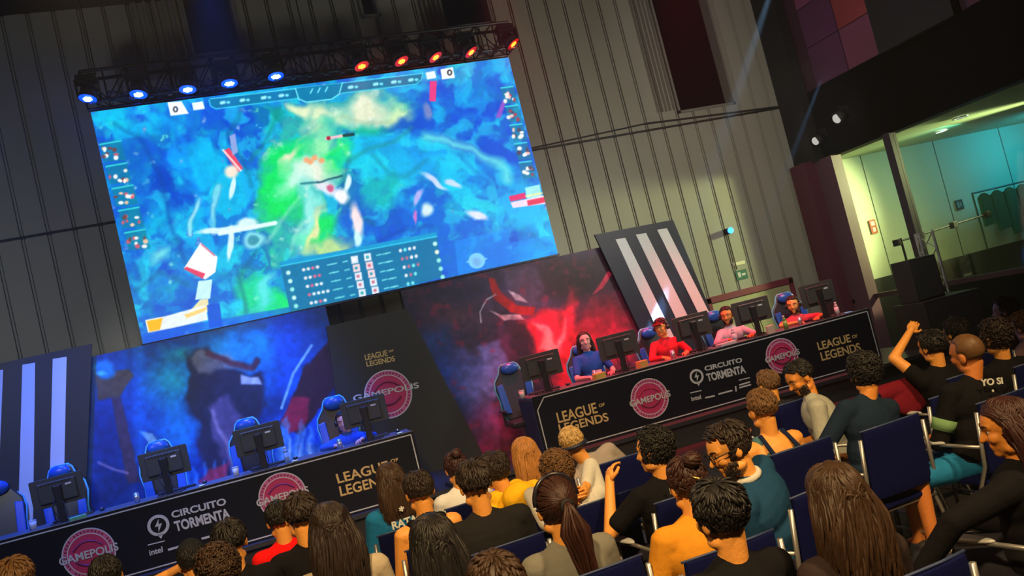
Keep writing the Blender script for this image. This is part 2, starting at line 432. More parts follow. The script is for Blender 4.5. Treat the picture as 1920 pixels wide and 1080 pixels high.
# ================================================================ PAINTED SURFACES
def vnoise(u, v, seed):
    rs = np.random.RandomState(seed); g = rs.rand(64, 64)
    ui = np.floor(u).astype(int); vi = np.floor(v).astype(int); fu = u-ui; fv = v-vi; fu = fu*fu*(3-2*fu); fv = fv*fv*(3-2*fv)
    a = g[ui % 64, vi % 64]; b = g[(ui+1) % 64, vi % 64]; c = g[ui % 64, (vi+1) % 64]; d = g[(ui+1) % 64, (vi+1) % 64]
    return (a*(1-fu)+b*fu)*(1-fv)+(c*(1-fu)+d*fu)*fv
def fbm(u, v, seed, o=4):
    s = 0; a = .5
    for k in range(o): s = s+a*vnoise(u*2**k+7.3*k, v*2**k+3.1*k, seed+k); a *= .5
    return s/.94
class Canvas:
    """colours of a printed or lit surface, one per grid vertex, surveyed in photo pixels"""
    def __init__(s, P, base):
        s.P = P; s.x, s.y = proj_np(P); s.c = np.tile(np.array(base, float)/255, (len(P), 1)); s.sd = 1
        s.wx = (fbm(s.x/38, s.y/38, 91, 3)-.5)*1.3; s.wy = (fbm(s.x/38, s.y/38, 131, 3)-.5)*1.3
    def mix(s, a, col):
        a = np.clip(a, 0, 1)[:, None]; s.c = s.c*(1-a)+np.array(col, float)/255*a
    def blob(s, cx, cy, rx, ry, ang, col, al=1, soft=.5, warp=0):
        x = s.x+s.wx*warp-cx; y = s.y+s.wy*warp-cy; a = R(ang); u = (x*math.cos(a)+y*math.sin(a))/rx; v = (-x*math.sin(a)+y*math.cos(a))/ry
        d = np.sqrt(u*u+v*v); s.mix(al*np.clip((1-d)/soft, 0, 1), col)
    def line(s, pts, w, col, al=1, soft=1.5, warp=0):
        d = np.full(len(s.x), 1e9); x = s.x+s.wx*warp; y = s.y+s.wy*warp
        for (x0, y0), (x1, y1) in zip(pts, pts[1:]):
            dx, dy = x1-x0, y1-y0; t = np.clip(((x-x0)*dx+(y-y0)*dy)/(dx*dx+dy*dy+1e-9), 0, 1)
            d = np.minimum(d, np.hypot(x-x0-t*dx, y-y0-t*dy))
        s.mix(al*np.clip((w/2+soft/2-d)/soft, 0, 1), col)
    def poly(s, pts, col, al=1, warp=0):
        x = s.x+s.wx*warp; y = s.y+s.wy*warp; ins = np.zeros(len(x), bool); n = len(pts)
        for i in range(n):
            x0, y0 = pts[i]; x1, y1 = pts[(i+1) % n]
            k = ((y0 > y) != (y1 > y)) & (x < (x1-x0)*(y-y0)/((y1-y0) or 1e-9)+x0); ins ^= k
        soft = max(1.6, warp*.45); d = np.full(len(x), 1e9)
        for i in range(n):
            x0, y0 = pts[i]; x1, y1 = pts[(i+1) % n]; dx, dy = x1-x0, y1-y0
            t = np.clip(((x-x0)*dx+(y-y0)*dy)/(dx*dx+dy*dy+1e-9), 0, 1); d = np.minimum(d, np.hypot(x-x0-t*dx, y-y0-t*dy))
        s.mix(al*np.clip(np.where(ins, d, -d)/soft+.5, 0, 1), col)
    def noise(s, sc, amp, seed, col=None, thr=.5, k=4):
        n = fbm(s.x/sc, s.y/sc, seed)
        if col is None: s.c = np.clip(s.c*(1+amp*(n[:, None]-.5)*2), 0, 1)
        else: s.mix(amp*np.clip((n-thr)*k, 0, 1), col)
def grid_surface(name, P0, U, V, nu, nv, m, parent, paint, clip=None):
    """flat grid P0 + u*U + v*V coloured by paint(canvas)"""
    u = np.linspace(0, 1, nu+1); v = np.linspace(0, 1, nv+1); uu, vv = np.meshgrid(u, v)
    P0, U, V = np.array(P0, float), np.array(U, float), np.array(V, float)
    if clip: uu = clip(uu, vv)
    P = P0+uu.ravel()[:, None]*U+vv.ravel()[:, None]*V
    cv = paint(P); lc = np.where(cv.c <= .04045, cv.c/12.92, ((np.clip(cv.c, 0, 1)+.055)/1.055)**2.4)
    me = bpy.data.meshes.new(name)
    i = (np.arange(nv)[:, None]*(nu+1)+np.arange(nu)).ravel()
    F = np.stack([i, i+1, i+nu+2, i+nu+1], 1)
    loc = np.array(parent.location) if parent else np.zeros(3)
    me.from_pydata((P-loc).tolist(), [], F.tolist())
    ca = me.color_attributes.new('Col', 'FLOAT_COLOR', 'POINT')
    ca.data.foreach_set('color', np.concatenate([lc, np.ones((len(lc), 1))], 1).astype('f').ravel())
    me.update(); return link_mesh(name, me, m, parent)
# ---------------------------------------------------------------- LED screen
SY = 13.0; sx0, sx1, sz0, sz1 = -.47, 5.69, 2.99, 6.21
def paint_screen(P):
    c = Canvas(P, (8, 95, 205))
    c.noise(60, .6, 3, (0, 70, 200), .45, 5); c.noise(45, .8, 5, (0, 150, 215), .5, 5); c.noise(25, .6, 9, (0, 175, 200), .55, 6)
    # left cliffs
    for a in [(215,225,50,20,10,(0,215,220)),(300,255,45,30,30,(0,165,190)),(330,300,30,60,-15,(0,150,250)),(300,340,45,30,0,(0,60,180)),(240,300,40,60,0,(0,90,190)),
              (360,330,60,25,60,(0,135,245)),(400,200,60,30,-10,(0,70,205)),(455,215,45,20,-20,(0,60,200)),(290,420,28,60,15,(0,185,225)),(330,480,45,30,20,(0,150,205)),
              (420,400,35,90,5,(0,130,190)),(370,300,10,50,15,(0,160,255)),(260,520,50,30,0,(0,120,170)),(310,540,60,26,0,(0,190,200)),(420,500,30,60,8,(0,140,205)),
              (345,420,14,80,10,(0,70,190)),(300,480,22,34,40,(120,225,225)),(460,480,70,60,0,(0,165,170)),(270,575,40,20,0,(0,100,190))]:
        c.blob(*a[:5], a[5], .85, .8, 30)
    c.line([(372,372),(362,400),(355,440)], 9, (150,225,235), .9, 6, 10); c.line([(410,350),(398,390),(400,420)], 16, (140,225,235), .8, 10, 20)
    c.line([(350,250),(385,330),(380,420),(400,470)], 16, (0, 80, 205), .6, 12, 20)
    # river, path and lawns
    c.poly([(540,188),(640,172),(730,168),(790,210),(700,270),(655,400),(560,470),(480,510),(430,600),(540,590),(480,560),(470,450),(480,330),(520,240)], (70, 215, 140), .55, 40)
    for a in [(545,290,60,45,-35,(0,225,90)),(520,360,55,75,0,(0,228,85)),(600,430,50,30,-20,(0,225,90)),(640,280,60,26,-20,(60,230,130)),(630,300,28,35,0,(0,225,90)),(670,265,30,16,0,(0,225,120)),
              (470,540,45,50,10,(10,215,140)),(520,570,40,30,0,(0,230,110)),(505,215,45,28,0,(0,160,150)),(860,140,40,24,20,(0,225,120)),(720,330,90,60,20,(0,185,190)),(700,250,60,30,0,(0,180,150))]:
        c.blob(*a[:5], a[5], .95, .5, 40)
    for a in [(690,205,75,38,-10,(235,232,200)),(600,215,55,35,-10,(225,235,190)),(560,330,70,30,-40,(200,240,225)),(600,320,50,30,0,(235,235,215)),(575,400,26,95,5,(150,235,225)),
              (590,430,14,60,8,(235,225,160)),(545,300,50,16,-50,(240,225,200)),(620,455,60,22,-15,(190,225,140)),(560,200,30,16,0,(230,235,190)),(745,215,40,25,0,(205,235,180)),(600,265,30,40,0,(150,235,170)),
              (500,540,24,60,25,(90,225,225)),(890,155,26,12,15,(200,225,180))]:
        c.blob(*a[:5], a[5], .92, .75, 40)
    c.noise(16, .45, 21, (240, 245, 235), .68, 6)
    # right ravine
    c.poly([(770,215),(800,130),(950,112),(990,250),(1005,330),(930,330),(870,290),(780,240)], (0, 75, 205), .85, 30)
    c.poly([(660,260),(760,240),(860,285),(960,320),(1010,380),(1020,440),(900,420),(820,330),(700,330)], (0, 175, 235), .85, 40)
    c.line([(800,255),(880,275),(930,305),(955,335)], 16, (110,225,225), .8, 14, 14)
    c.poly([(690,400),(780,330),(830,400),(930,430),(960,490),(900,525),(690,470)], (0, 95, 210), .9, 30)
    for a in [(690,330,45,60,0,(0,165,185)),(720,370,40,50,10,(0,185,180)),(790,290,60,30,20,(0,150,230)),(760,240,60,25,0,(0,60,190)),(900,230,70,30,10,(0,80,215)),(880,180,60,20,0,(0,110,220)),
              (930,130,40,18,0,(0,120,220)),(860,350,60,24,30,(0,215,235)),(830,310,50,20,25,(0,200,235)),(980,410,40,30,0,(0,185,240)),(900,385,60,16,20,(0,215,225)),(985,485,50,40,0,(0,150,240))]:
        c.blob(*a[:5], a[5], .85, .8, 34)
    for sc_, am, sd_, cl, th in ((75, .7, 71, (0, 200, 238), .53), (60, .5, 83, (0, 60, 190), .56), (34, .5, 97, (30, 225, 238), .62), (20, .3, 103, (0, 120, 185), .6)):
        n_ = fbm(c.x/sc_+.6*c.wx, c.y/sc_+.6*c.wy, sd_, 5); c.mix(am*np.clip((n_-th)*9, 0, 1)*(c.c[:, 0] < .16)*np.where(c.c[:, 1] > .75, .3, 1), cl)
    # rocky ridges and foliage edges
    for pts, w, cl in [([(215,230),(262,262),(300,330),(318,420),(352,500)], 7, (0,60,150)), ([(300,215),(345,262),(360,340),(396,420)], 9, (0,150,240)), ([(452,205),(430,250),(455,300),(470,350)], 6, (0,90,120)), ([(480,470),(450,520),(462,585)], 7, (0,80,120)),
                       ([(655,300),(640,350),(668,400),(700,420)], 8, (0,90,120)), ([(700,290),(730,330),(760,330),(800,300)], 7, (0,120,150)), ([(770,240),(740,268),(690,280),(655,300)], 6, (20,140,120)), ([(860,290),(900,330),(960,360)], 6, (0,110,200)), ([(700,455),(760,430),(810,425)], 8, (0,60,170)), ([(820,175),(860,215),(920,222)], 7, (0,110,215)),
                       ([(250,545),(300,510),(352,535)], 7, (0,90,140)), ([(520,205),(502,260),(470,300)], 6, (0,120,90)), ([(610,395),(560,420),(545,470)], 5, (190,240,215)), ([(500,455),(530,410),(560,370)], 5, (210,245,210)), ([(640,215),(690,230),(735,225)], 3, (170,180,140)), ([(600,235),(560,262),(545,300)], 4, (190,225,170))]:
        c.line(pts, w, cl, .5, 9, 8)
    # flags, markers, props (plain shapes)
    c.poly([(418,283),(430,277),(456,316),(446,323)], (225,70,95)); c.line([(418,281),(452,320)], 3, (245,235,235), .9)
    c.poly([(430,255),(441,250),(446,285),(436,292)], (170,175,225), .8); c.blob(434,322,17,16,0,(240,225,205),1,.5)
    for a in [(436,352,6,26,8),(417,430,60,7,-8),(432,455,7,40,6),(465,420,24,14,0)]: c.blob(*a[:5], (215,240,240), .95, .4, 8)
    c.line([(412,438),(516,418)], 8, (225,245,245), .95, 3); c.blob(475,450,26,20,0,(160,235,235),.8,.4,12); c.blob(475,450,14,11,0,(40,130,150),.8,.4,8)
    c.poly([(376,455),(408,482),(404,510),(385,524),(345,503)], (248,240,243)); c.poly([(350,500),(385,513),(380,523),(344,504)], (220,60,95)); c.line([(378,458),(402,479)], 3, (200,80,110), .8)
    c.poly([(372,527),(398,524),(394,560),(366,562)], (200,240,240), .95); c.poly([(375,562),(390,560),(392,585),(350,590)], (240,225,170), .95)
    c.poly([(272,600),(310,593),(385,572),(390,600),(278,625)], (235,240,235), .95); c.poly([(275,602),(305,596),(300,618),(280,622)], (250,180,20)); c.poly([(345,590),(388,575),(385,583),(350,597)], (240,205,120))
    c.poly([(388,572),(412,568),(417,612),(392,616)], (0,70,205), .9)
    c.poly([(806,152),(819,152),(817,190),(805,190)], (225,60,130)); c.blob(800,210,10,24,-15,(140,140,190),.8,.5,12); c.poly([(942,188),(951,186),(938,222),(929,220)], (150,80,200), .9)
    for a in [(612,350,26,18,20,(225,225,235)),(640,365,22,14,30,(245,240,245)),(650,345,9,20,10,(225,245,245)),(672,410,14,42,-12,(250,225,225)),(672,445,9,20,0,(200,245,245)),(815,340,38,9,30,(205,215,245)),
              (785,370,9,20,20,(180,170,235)),(803,395,14,20,20,(215,235,235)),(780,405,6,18,0,(200,110,200)),(893,405,26,11,35,(225,225,245)),(850,340,20,8,30,(200,215,240))]:
        c.blob(*a[:5], a[5], .95, .5, 16)
    for q in [(575,300),(590,296),(603,301),(582,303)]: c.blob(*q,8,7,0,(235,160,110),.9,.5)
    c.line([(612,260),(645,254)], 5, (235,190,200)); c.line([(645,254),(662,252)], 6, (20,60,60)); c.blob(616,259,5,5,0,(170,40,60),1,.4)
    c.line([(598,340),(640,330)], 4, (20,70,90), .8, 2, 8); c.line([(565,345),(600,340)], 4, (30,110,120), .8, 2, 8); c.blob(620,352,8,9,0,(200,60,110),.8,.5,6)
    # top scoreboard strip
    def Y(x): return 205-.1205*(x-165)      # upper edge in the photo
    c.poly([(392,Y(392)+9),(792,Y(792)+9),(788,Y(788)+27),(400,Y(400)+27)], (0,110,150), .95)
    c.line([(392,Y(392)+10),(395,Y(395)+22),(405,Y(405)+28),(560,Y(560)+27)], 2, (60,215,235), .9); c.line([(640,Y(640)+27),(780,Y(780)+27),(790,Y(790)+20),(793,Y(793)+8)], 2, (60,215,235), .9)
    c.line([(395,Y(395)+8),(792,Y(792)+8)], 1.6, (90,230,240), .9)
    c.poly([(554,Y(554)+8),(642,Y(642)+8),(636,Y(636)+28),(622,Y(622)+36),(574,Y(574)+36),(560,Y(560)+28)], (0,120,165)); c.line([(554,Y(554)+8),(560,Y(560)+28),(574,Y(574)+36),(622,Y(622)+36),(636,Y(636)+28),(642,Y(642)+8)], 2, (120,240,245))
    for x in (415,452,492,525,655,702,736,768): c.line([(x,Y(x)+18),(x+5,Y(x)+17)], 6, (160,240,245), .9, 2); c.line([(x+12,Y(x)+17),(x+14,Y(x)+17)], 5, (120,230,240), .9, 2)
    for x in (582,596,610): c.line([(x,Y(x)+20),(x+4,Y(x)+12)], 2.5, (130,235,250), .9)
    c.poly([(314,192),(340,190),(354,213),(320,217)], (240,248,245)); c.poly([(360,193),(380,190),(384,204),(363,207)], (235,248,248)); c.poly([(798,136),(815,133),(818,146),(801,149)], (225,240,245)); c.poly([(826,130),(849,126),(853,146),(829,149)], (240,248,248))
    c.blob(329,205,6,7,0,(60,60,70),1,.3); c.blob(329,205,2.4,3.6,0,(240,248,245),1,.4); c.blob(843,136,6,7,0,(60,60,70),1,.3); c.blob(843,136,2.4,3.6,0,(240,248,245),1,.4)
    # side player strips
    rn = random.Random(3)
    for k in range(5):
        x = 186+k*11.6; y = 270+k*41.5
        c.poly([(x,y-2),(x+40,y-8),(x+50,y+30),(x+9,y+34)], (0,120,150), .7); c.line([(x+1,y+1),(x+40,y-6)], 2.5, (60,225,225), .9)
        for j in range(9): c.blob(x+7+rn.random()*34, y+8+rn.random()*20, 3+rn.random()*4, 3+rn.random()*3, 0, rn.choice([(250,240,235),(235,190,160),(200,90,110),(255,255,255),(120,60,60)]), .95, .5)
    for k in range(5):
        x = 938+k*8.5; y = 165+k*35
        c.poly([(x,y-1),(x+24,y-4),(x+34,y+28),(x+8,y+30)], (0,120,150), .7); c.line([(x+1,y),(x+24,y-3)], 2.5, (60,225,225), .9)
        for j in range(8): c.blob(x+7+rn.random()*20, y+7+rn.random()*18, 3+rn.random()*3, 3+rn.random()*3, 0, rn.choice([(250,240,235),(235,190,190),(170,60,80),(255,255,255),(90,60,90)]), .95, .5)
    c.poly([(954,368),(984,361),(987,372),(957,378)], (225,40,110)); c.poly([(984,352),(1012,346),(1016,372),(988,372)], (170,235,230), .9); c.poly([(957,380),(1020,366),(1024,382),(962,390)], (235,215,235)); c.poly([(988,376),(1022,369),(1024,379),(990,386)], (225,50,90)); c.line([(986,368),(1016,362)], 3, (245,230,150), .9)
    # scoreboard lower panel
    c.poly([(524,492),(818,435),(830,520),(545,590)], (0,110,155), .95); c.poly([(524,492),(818,435),(819,445),(527,500)], (0,150,205)); c.line([(526,499),(820,443)], 1.6, (80,225,235), .8)
    ix = lambda u, v: (530+u*288+v*19, 505-u*57+v*82)
    for r_ in range(5):
        v = .1+r_*.19
        for u in (.03, .985): q = ix(u, v); c.blob(*q, 5.5, 5.5, 0, rn.choice([(200,245,235),(235,240,225),(150,235,225)]), .95, .5)
        for u in (.46, .545): q = ix(u, v); c.poly([(q[0]-7,q[1]-6),(q[0]+6,q[1]-8),(q[0]+8,q[1]+6),(q[0]-5,q[1]+8)], rn.choice([(200,240,240),(235,205,215),(215,225,235)])); c.blob(q[0], q[1], 4, 4, 0, rn.choice([(0,150,160),(200,80,110),(255,255,255)]), .8, .5)
        for u in (.33, .30, .4, .62, .68, .66): q = ix(u, v); c.line([(q[0]-4,q[1]+1),(q[0]+4,q[1]-1)], 2.6, (130,230,235), .8)
        for j in range(rn.randint(2, 5)): q = ix(.13+j*.03, v); c.blob(*q, 4.5, 4, 0, rn.choice([(245,235,240),(225,100,140),(235,240,245)]), .9, .5)
        for j in range(rn.randint(1, 4)): q = ix(.76+j*.03, v); c.blob(*q, 4, 4.5, 0, rn.choice([(245,235,240),(190,110,140),(130,235,235)]), .9, .5)
    c.blob(894,489,17,16,0,(240,248,248),1,.15); c.line([(876,491),(912,485)], 3, (240,248,248)); c.blob(894,489,11,10,0,(205,140,170),.55,.5,10)
    c.poly([(852,452),(950,430),(957,455),(1042,440),(1045,480),(860,520)], (0,150,245), .5)
    # lower frame of the broadcast
    c.poly([(268,625),(545,575),(545,600),(272,645)], (0,80,225), .6)
    w_ = np.clip(1-c.c[:, :1]*1.6, 0, 1)*.05; c.c = np.clip(c.c*(1-w_)+np.array([0, .66, .95])*w_, 0, 1); c.noise(5, .05, 55)
    return c
scr = empty('video_screen', (2.6, SY, sz0)); tag(scr, 'huge LED video screen showing a blue and green game map over the stage', 'screen')
L = scr.location
MB().box((sx0-L.x, .006, 0), (sx1-L.x, .14, sz1-sz0)).build('cabinet', M_black, scr)
M_scr = paint_mat('led_picture', 1.2)
grid_surface('display', (sx0, SY, sz0), (sx1-sx0, 0, 0), (0, 0, sz1-sz0), 560, 290, M_scr, scr, paint_screen)
MB().box((sx0-.02-L.x, -.01, -.03), (sx1+.02-L.x, .14, 0)).build('lower_trim', mat('led_trim', (.004, .01, .05), .4), scr)
sc = MB()
for x in (-2.4, 0, 2.4): sc.tube((x, .09, 3.2), (x, .09, 3.35), .02).box((x-.05, .04, 3.2), (x+.05, .14, 3.24))
sc.build('hanging_bracket', M_steel, scr)
# ---------------------------------------------------------------- truss
tr = empty('lighting_truss', (2.6, 13.0, 6.3)); tag(tr, 'black box truss spanning above the video screen carrying the lamps', 'truss')
tx0, tx1 = -3.1, 3.15; H = .42; D = .34
m = MB()
for y in (-D/2, D/2):
    for z in (0, H): m.tube((tx0, y, z), (tx1, y, z), .025, n=8)
n = 22; w = (tx1-tx0)/n
for k in range(n+1):
    x = tx0+k*w
    for y in (-D/2, D/2): m.tube((x, y, 0), (x, y, H), .011, n=5)
    for z in (0, H): m.tube((x, -D/2, z), (x, D/2, z), .011, n=5)
m.build('truss_frame', M_steel, tr)
m = MB()
for k in range(n):
    x = tx0+k*w
    for y in (-D/2, D/2): m.tube((x, y, 0 if k % 2 else H), (x+w, y, H if k % 2 else 0), .010, n=5)
    m.tube((x, -D/2, 0), (x+w, D/2, 0), .009, n=5)
m.build('lacing', M_steel, tr)
m = MB(); rn = random.Random(5)
for k in range(34):
    x = tx0+.1+rn.random()*(tx1-tx0-.3); pts = [(x+j*.09, -D/2-.02-.02*math.sin(j*2.1+k), .02+.07*math.sin(j*1.3+k)+rn.random()*.02) for j in range(5)]
    m.path(pts, .009, 5)
m.build('cables', M_black, tr)
for k in range(26):
    x = tx0+.1+k*(tx1-tx0-.2)/25; m = MB(); m.box((x-.025, -D/2-.03, -.05), (x+.03, -D/2+.03, .0+.05*rn.random())); m.build('clamp', M_black, tr)
m = MB()
for x in (-2.9, 0, 2.95): m.tube((x, 0, H), (x, 0, 8.06-6.3), .008, n=5)
m.build('suspension_cable', M_steel, tr)
# moving heads
def moving_head(px, py, kind, tgt, label):
    P = atY(px, py, 12.76)
    d = (Vector(tgt)-P).normalized()
    t = empty('moving_head_light', P); tag(t, label, 'stage light', kind+' moving head lights on the truss')
    top = 6.42+.0-P.z
    m = MB().box((-.13, .0, .17), (.13, .20, .27)); m.box((-.02, .08, .25), (.02, .14, .30)); m.build('base', M_black, t, bevel=.01)
    m = MB().box((-.15, -.03, -.05), (-.125, .1, .19)).box((.125, -.03, -.05), (.15, .1, .19)).box((-.15, -.03, .165), (.15, .1, .19)); m.build('yoke', M_black, t, bevel=.006)
    q = d.to_track_quat('Z', 'Y'); 
    m = MB()
    for a, b, ra, rb in ((-.12, -.06, .06, .1), (-.06, .06, .105, .115), (.06, .09, .118, .118)): m.tube(q@Vector((0, 0, a)), q@Vector((0, 0, b)), ra, rb, 20)
    m.build('lamp_head', M_black, t, True)
    blue = kind == 'blue'
    MB().disc(q@Vector((0, 0, .091)), d, .112, .004, 24).build('lens', glow(kind+'_lens', (.0, .05, .95) if blue else (.55, .0, .0), 2.2 if blue else 1.1), t)
    m = MB()
    for k in range(6): a = k*math.pi/3; m.disc(q@Vector((math.cos(a)*.045, math.sin(a)*.032, .095)), d, .024, .006, 12)
    m.disc(q@Vector((0, 0, .095)), d, .02, .006, 12)
    m.build('led_cluster', glow(kind+'_leds', (.45, .9, 1) if blue else (1, .28, .02), 5 if blue else 3.2), t)
    l = lamp('moving_head_beam', 'SPOT', P+d*.13, tgt, 300 if blue else 280, (.04, .16, 1) if blue else (1, .03, .04), .08, 34, .6)
    # light spilling back off the lens glass on the fixture itself
    l2 = lamp('lens_spill', 'POINT', P+d*.2, tgt, 4.5 if blue else 2.5, (.02, .08, 1) if blue else (1, .04, .02), .05)
bl = [(166,174),(260,166),(351,157),(428,146),(514,133)]; rd = [(673,115),(747,106),(810,99),(876,90),(955,75)]
names = ['leftmost', 'second from left', 'middle', 'fourth from left', 'rightmost']
for i, (x, y) in enumerate(bl): moving_head(x, y, 'blue', (-2.0+1.05*i, 11.6, 1.1), 'blue glowing moving head, %s of the five blue ones on the truss' % names[i])
for i, (x, y) in enumerate(rd): moving_head(x, y, 'red', (4.3+1.0*i, 11.3, 1.1), 'red glowing moving head, %s of the five red ones on the truss' % names[i])
# ---------------------------------------------------------------- backdrop boards
BY = 12.86
def bp(x, y, Y=BY): return atY(x, y, Y)
def quad_board(name, loop, Y, th, m, label, cat='backdrop board', group=None):
    P = [bp(x, y, Y) for x, y in loop] if len(loop[0]) == 2 else [Vector(q) for q in loop]
    o = empty(name, (sum(q.x for q in P)/len(P), Y, SZ)); tag(o, label, cat, group)
    m_ = MB(); m_.prism([q-o.location for q in P], (0, th, 0)); m_.build('board', m, o)
    f = MB()
    for q in (P[0], P[1]): 
        xx = (q.x+o.location.x)/2-o.location.x; f.box((xx-.03, th, 0), (xx+.03, th+.03, 2.2)).box((xx-.03, th, 0), (xx+.03, th+.45, .04))
    f.build('brace', M_dark, o)
    return o
M_board = mat('board_black', (.024, .022, .02), .55); M_navy = mat('board_navy', (.006, .014, .035), .5)
M_stripe = mat('stripe_white', (.62, .66, .68), .6)
def zdown(a, b, z):   # extend a->b line to height z
    t = (z-a.z)/(b.z-a.z); return a+(b-a)*t
# left board with white stripes
a = bp(-60, 676); b = bp(173, 645); c = zdown(b, bp(163, 892), SZ)
b1 = quad_board('striped_board', [(a.x-.6, BY-.05, b.z), tuple(b-Vector((0, .05, 0))), (c.x, BY-.05, SZ), (a.x-.6, BY-.05, SZ)], BY-.05, .04, M_board, 'black backdrop board with white slanting stripes left of the blue backdrop')
for (x0, x1, yt, xb0, xb1, yb) in [(42, 66, 684, 34, 62, 985), (99, 125, 673, 92, 119, 960), (-18, 6, 697, -34, -6, 990)]:
    P = [bp(x0, yt, BY-.05), bp(x1, yt-4, BY-.05), bp(xb1, yb-6, BY-.05), bp(xb0, yb, BY-.05)]
    P[2] = zdown(P[1], P[2], .9); P[3] = zdown(P[0], P[3], .9)
    m = MB().prism([q-b1.location-Vector((0, .006, 0)) for q in P], (0, .006, 0)); m.build('stripe', M_stripe, b1)
a = bp(1115, 440, BY-.1); b = bp(1262, 412, BY-.1); c = zdown(b, bp(1340, 600, BY-.1), SZ); d = zdown(a, bp(1186, 590, BY-.1), SZ)
b3 = quad_board('striped_board', [tuple(a), tuple(b), tuple(c), tuple(d)], BY-.1, .04, M_navy, 'navy backdrop board with three white slanting stripes right of the red backdrop')
for (x0, x1, yt, xb0, xb1, yb) in [(1154, 1172, 449, 1221, 1243, 594), (1192, 1211, 440, 1264, 1286, 590), (1232, 1250, 431, 1306, 1325, 581)]:
    P = [bp(x0, yt, BY-.1), bp(x1, yt-3, BY-.1), bp(xb1, yb-4, BY-.1), bp(xb0, yb, BY-.1)]
    P[2] = zdown(P[1], P[2], 1.2); P[3] = zdown(P[0], P[3], 1.2)
    MB().prism([q-b3.location-Vector((0, .006, 0)) for q in P], (0, .006, 0)).build('stripe', M_stripe, b3)
# centre board
a = bp(612, 612, BY-.04); b = bp(763, 578, BY-.04); c = zdown(b, bp(905, 850, BY-.04), SZ); d = Vector((bp(620, 780, BY-.04).x, BY-.04, SZ))
b2 = quad_board('logo_board', [tuple(a), tuple(b), tuple(c), tuple(d)], BY-.04, .04, M_board, 'black centre backdrop board with gold lettering and pink round logo')
M_gold = mat('gold_print', rgb(222, 186, 120), .6); M_white = mat('white_print', rgb(205, 205, 205), .6); M_pink = mat('pink_print', rgb(196, 44, 104), .6)
M_lpink = mat('light_pink_print', rgb(214, 100, 156), .6); M_dpink = mat('wine_print', rgb(120, 20, 60), .6); M_rim = mat('pale_green_print', rgb(170, 190, 160), .6)
def T(name, s, pts, A, n, par, m, off=.0, bold=.012):
    P = [atP(x, y, A, n) for x, y in pts]; face = -n
    o = text_on(name, s, *[q-par.location for q in P], m, par, face*(1+off), bold); return o
def logo(par, A, n, cx, cy, rpx, wordmark=True, wm=None, seed=1):
    """round badge: ring of small letter-marks, pink disc, controller-like curve, GAMEPOLIS across"""
    C0 = atP(cx, cy, A, n); up = Vector((0, 0, 1)); rt = -(n.cross(up)); rt = Vector((n.y, -n.x, 0)).normalized()
    e = atP(cx, cy-rpx*.97, A, n); r = (e-C0).length; C = C0-par.location; f = -n
    MB().disc(C, f, r, .003, 48).build('badge_disc', M_lpink, par)
    MB().disc(C+f*.003, f, r*.78, .002, 48).build('badge_centre', M_pink, par)
    m = MB().ring(C+f*.003, f, r*1.0, r*.955, .002, 48).ring(C+f*.005, f, r*.80, r*.765, .001, 48); m.build('badge_ring', M_white, par)
    m = MB()
    for k in range(40):   # tiny lettering round the rim
        a_ = k*math.pi/20
        if 3 < k % 10 < 5: continue
        q = C+f*.0035+(rt*math.cos(a_)+up*math.sin(a_))*r*.875; t = (rt*-math.sin(a_)+up*math.cos(a_)); o_ = (rt*math.cos(a_)+up*math.sin(a_))
        m.prism([q-t*r*.03-o_*r*.04, q+t*r*.03-o_*r*.04, q+t*r*.03+o_*r*.04, q-t*r*.03+o_*r*.04], f*.0015)
    m.build('rim_lettering', M_dpink, par)
    m = MB()
    arc = [C+f*.006+rt*r*x+up*r*(-.42-.22*(1-(x/.5)**2)+.2) for x in np.linspace(-.5, .5, 12)]; m.path(arc, r*.05, 6)
    arc = [C+f*.006+rt*r*x+up*r*(.22+.28*(1-(x/.55)**2)) for x in np.linspace(-.55, .55, 12)]; m.path(arc, r*.035, 6)
    m.build('badge_curve', M_dpink, par)
    q0 = C+f*.012-rt*r*(1.1)-up*r*.17; q1 = C+f*.012+rt*r*1.1-up*r*.17; q2 = q0+up*r*.32
    if wm: q0, q1, q2 = [atP(x, y, A, n)-par.location+f*.006 for x, y in wm]
    text_on('badge_wordmark', 'GAMEPOLIS', q0, q1, q2, M_white, par, f, .02)
nB = Vector((0, 1, 0)); AB = Vector((0, BY-.04, 0))
T('lettering', 'LEAGUE', [(685,676),(727,667),(683,665)], AB, nB, b2, M_gold, bold=.025); T('lettering', 'OF', [(729,661),(738,659),(728.5,657)], AB, nB, b2, M_gold, bold=.025); T('lettering', 'LEGENDS', [(688,688),(741,677),(686,678)], AB, nB, b2, M_gold, bold=.025)
logo(b2, AB, nB, 728, 739, 47, wm=[(663,753),(786,727),(661,742)])
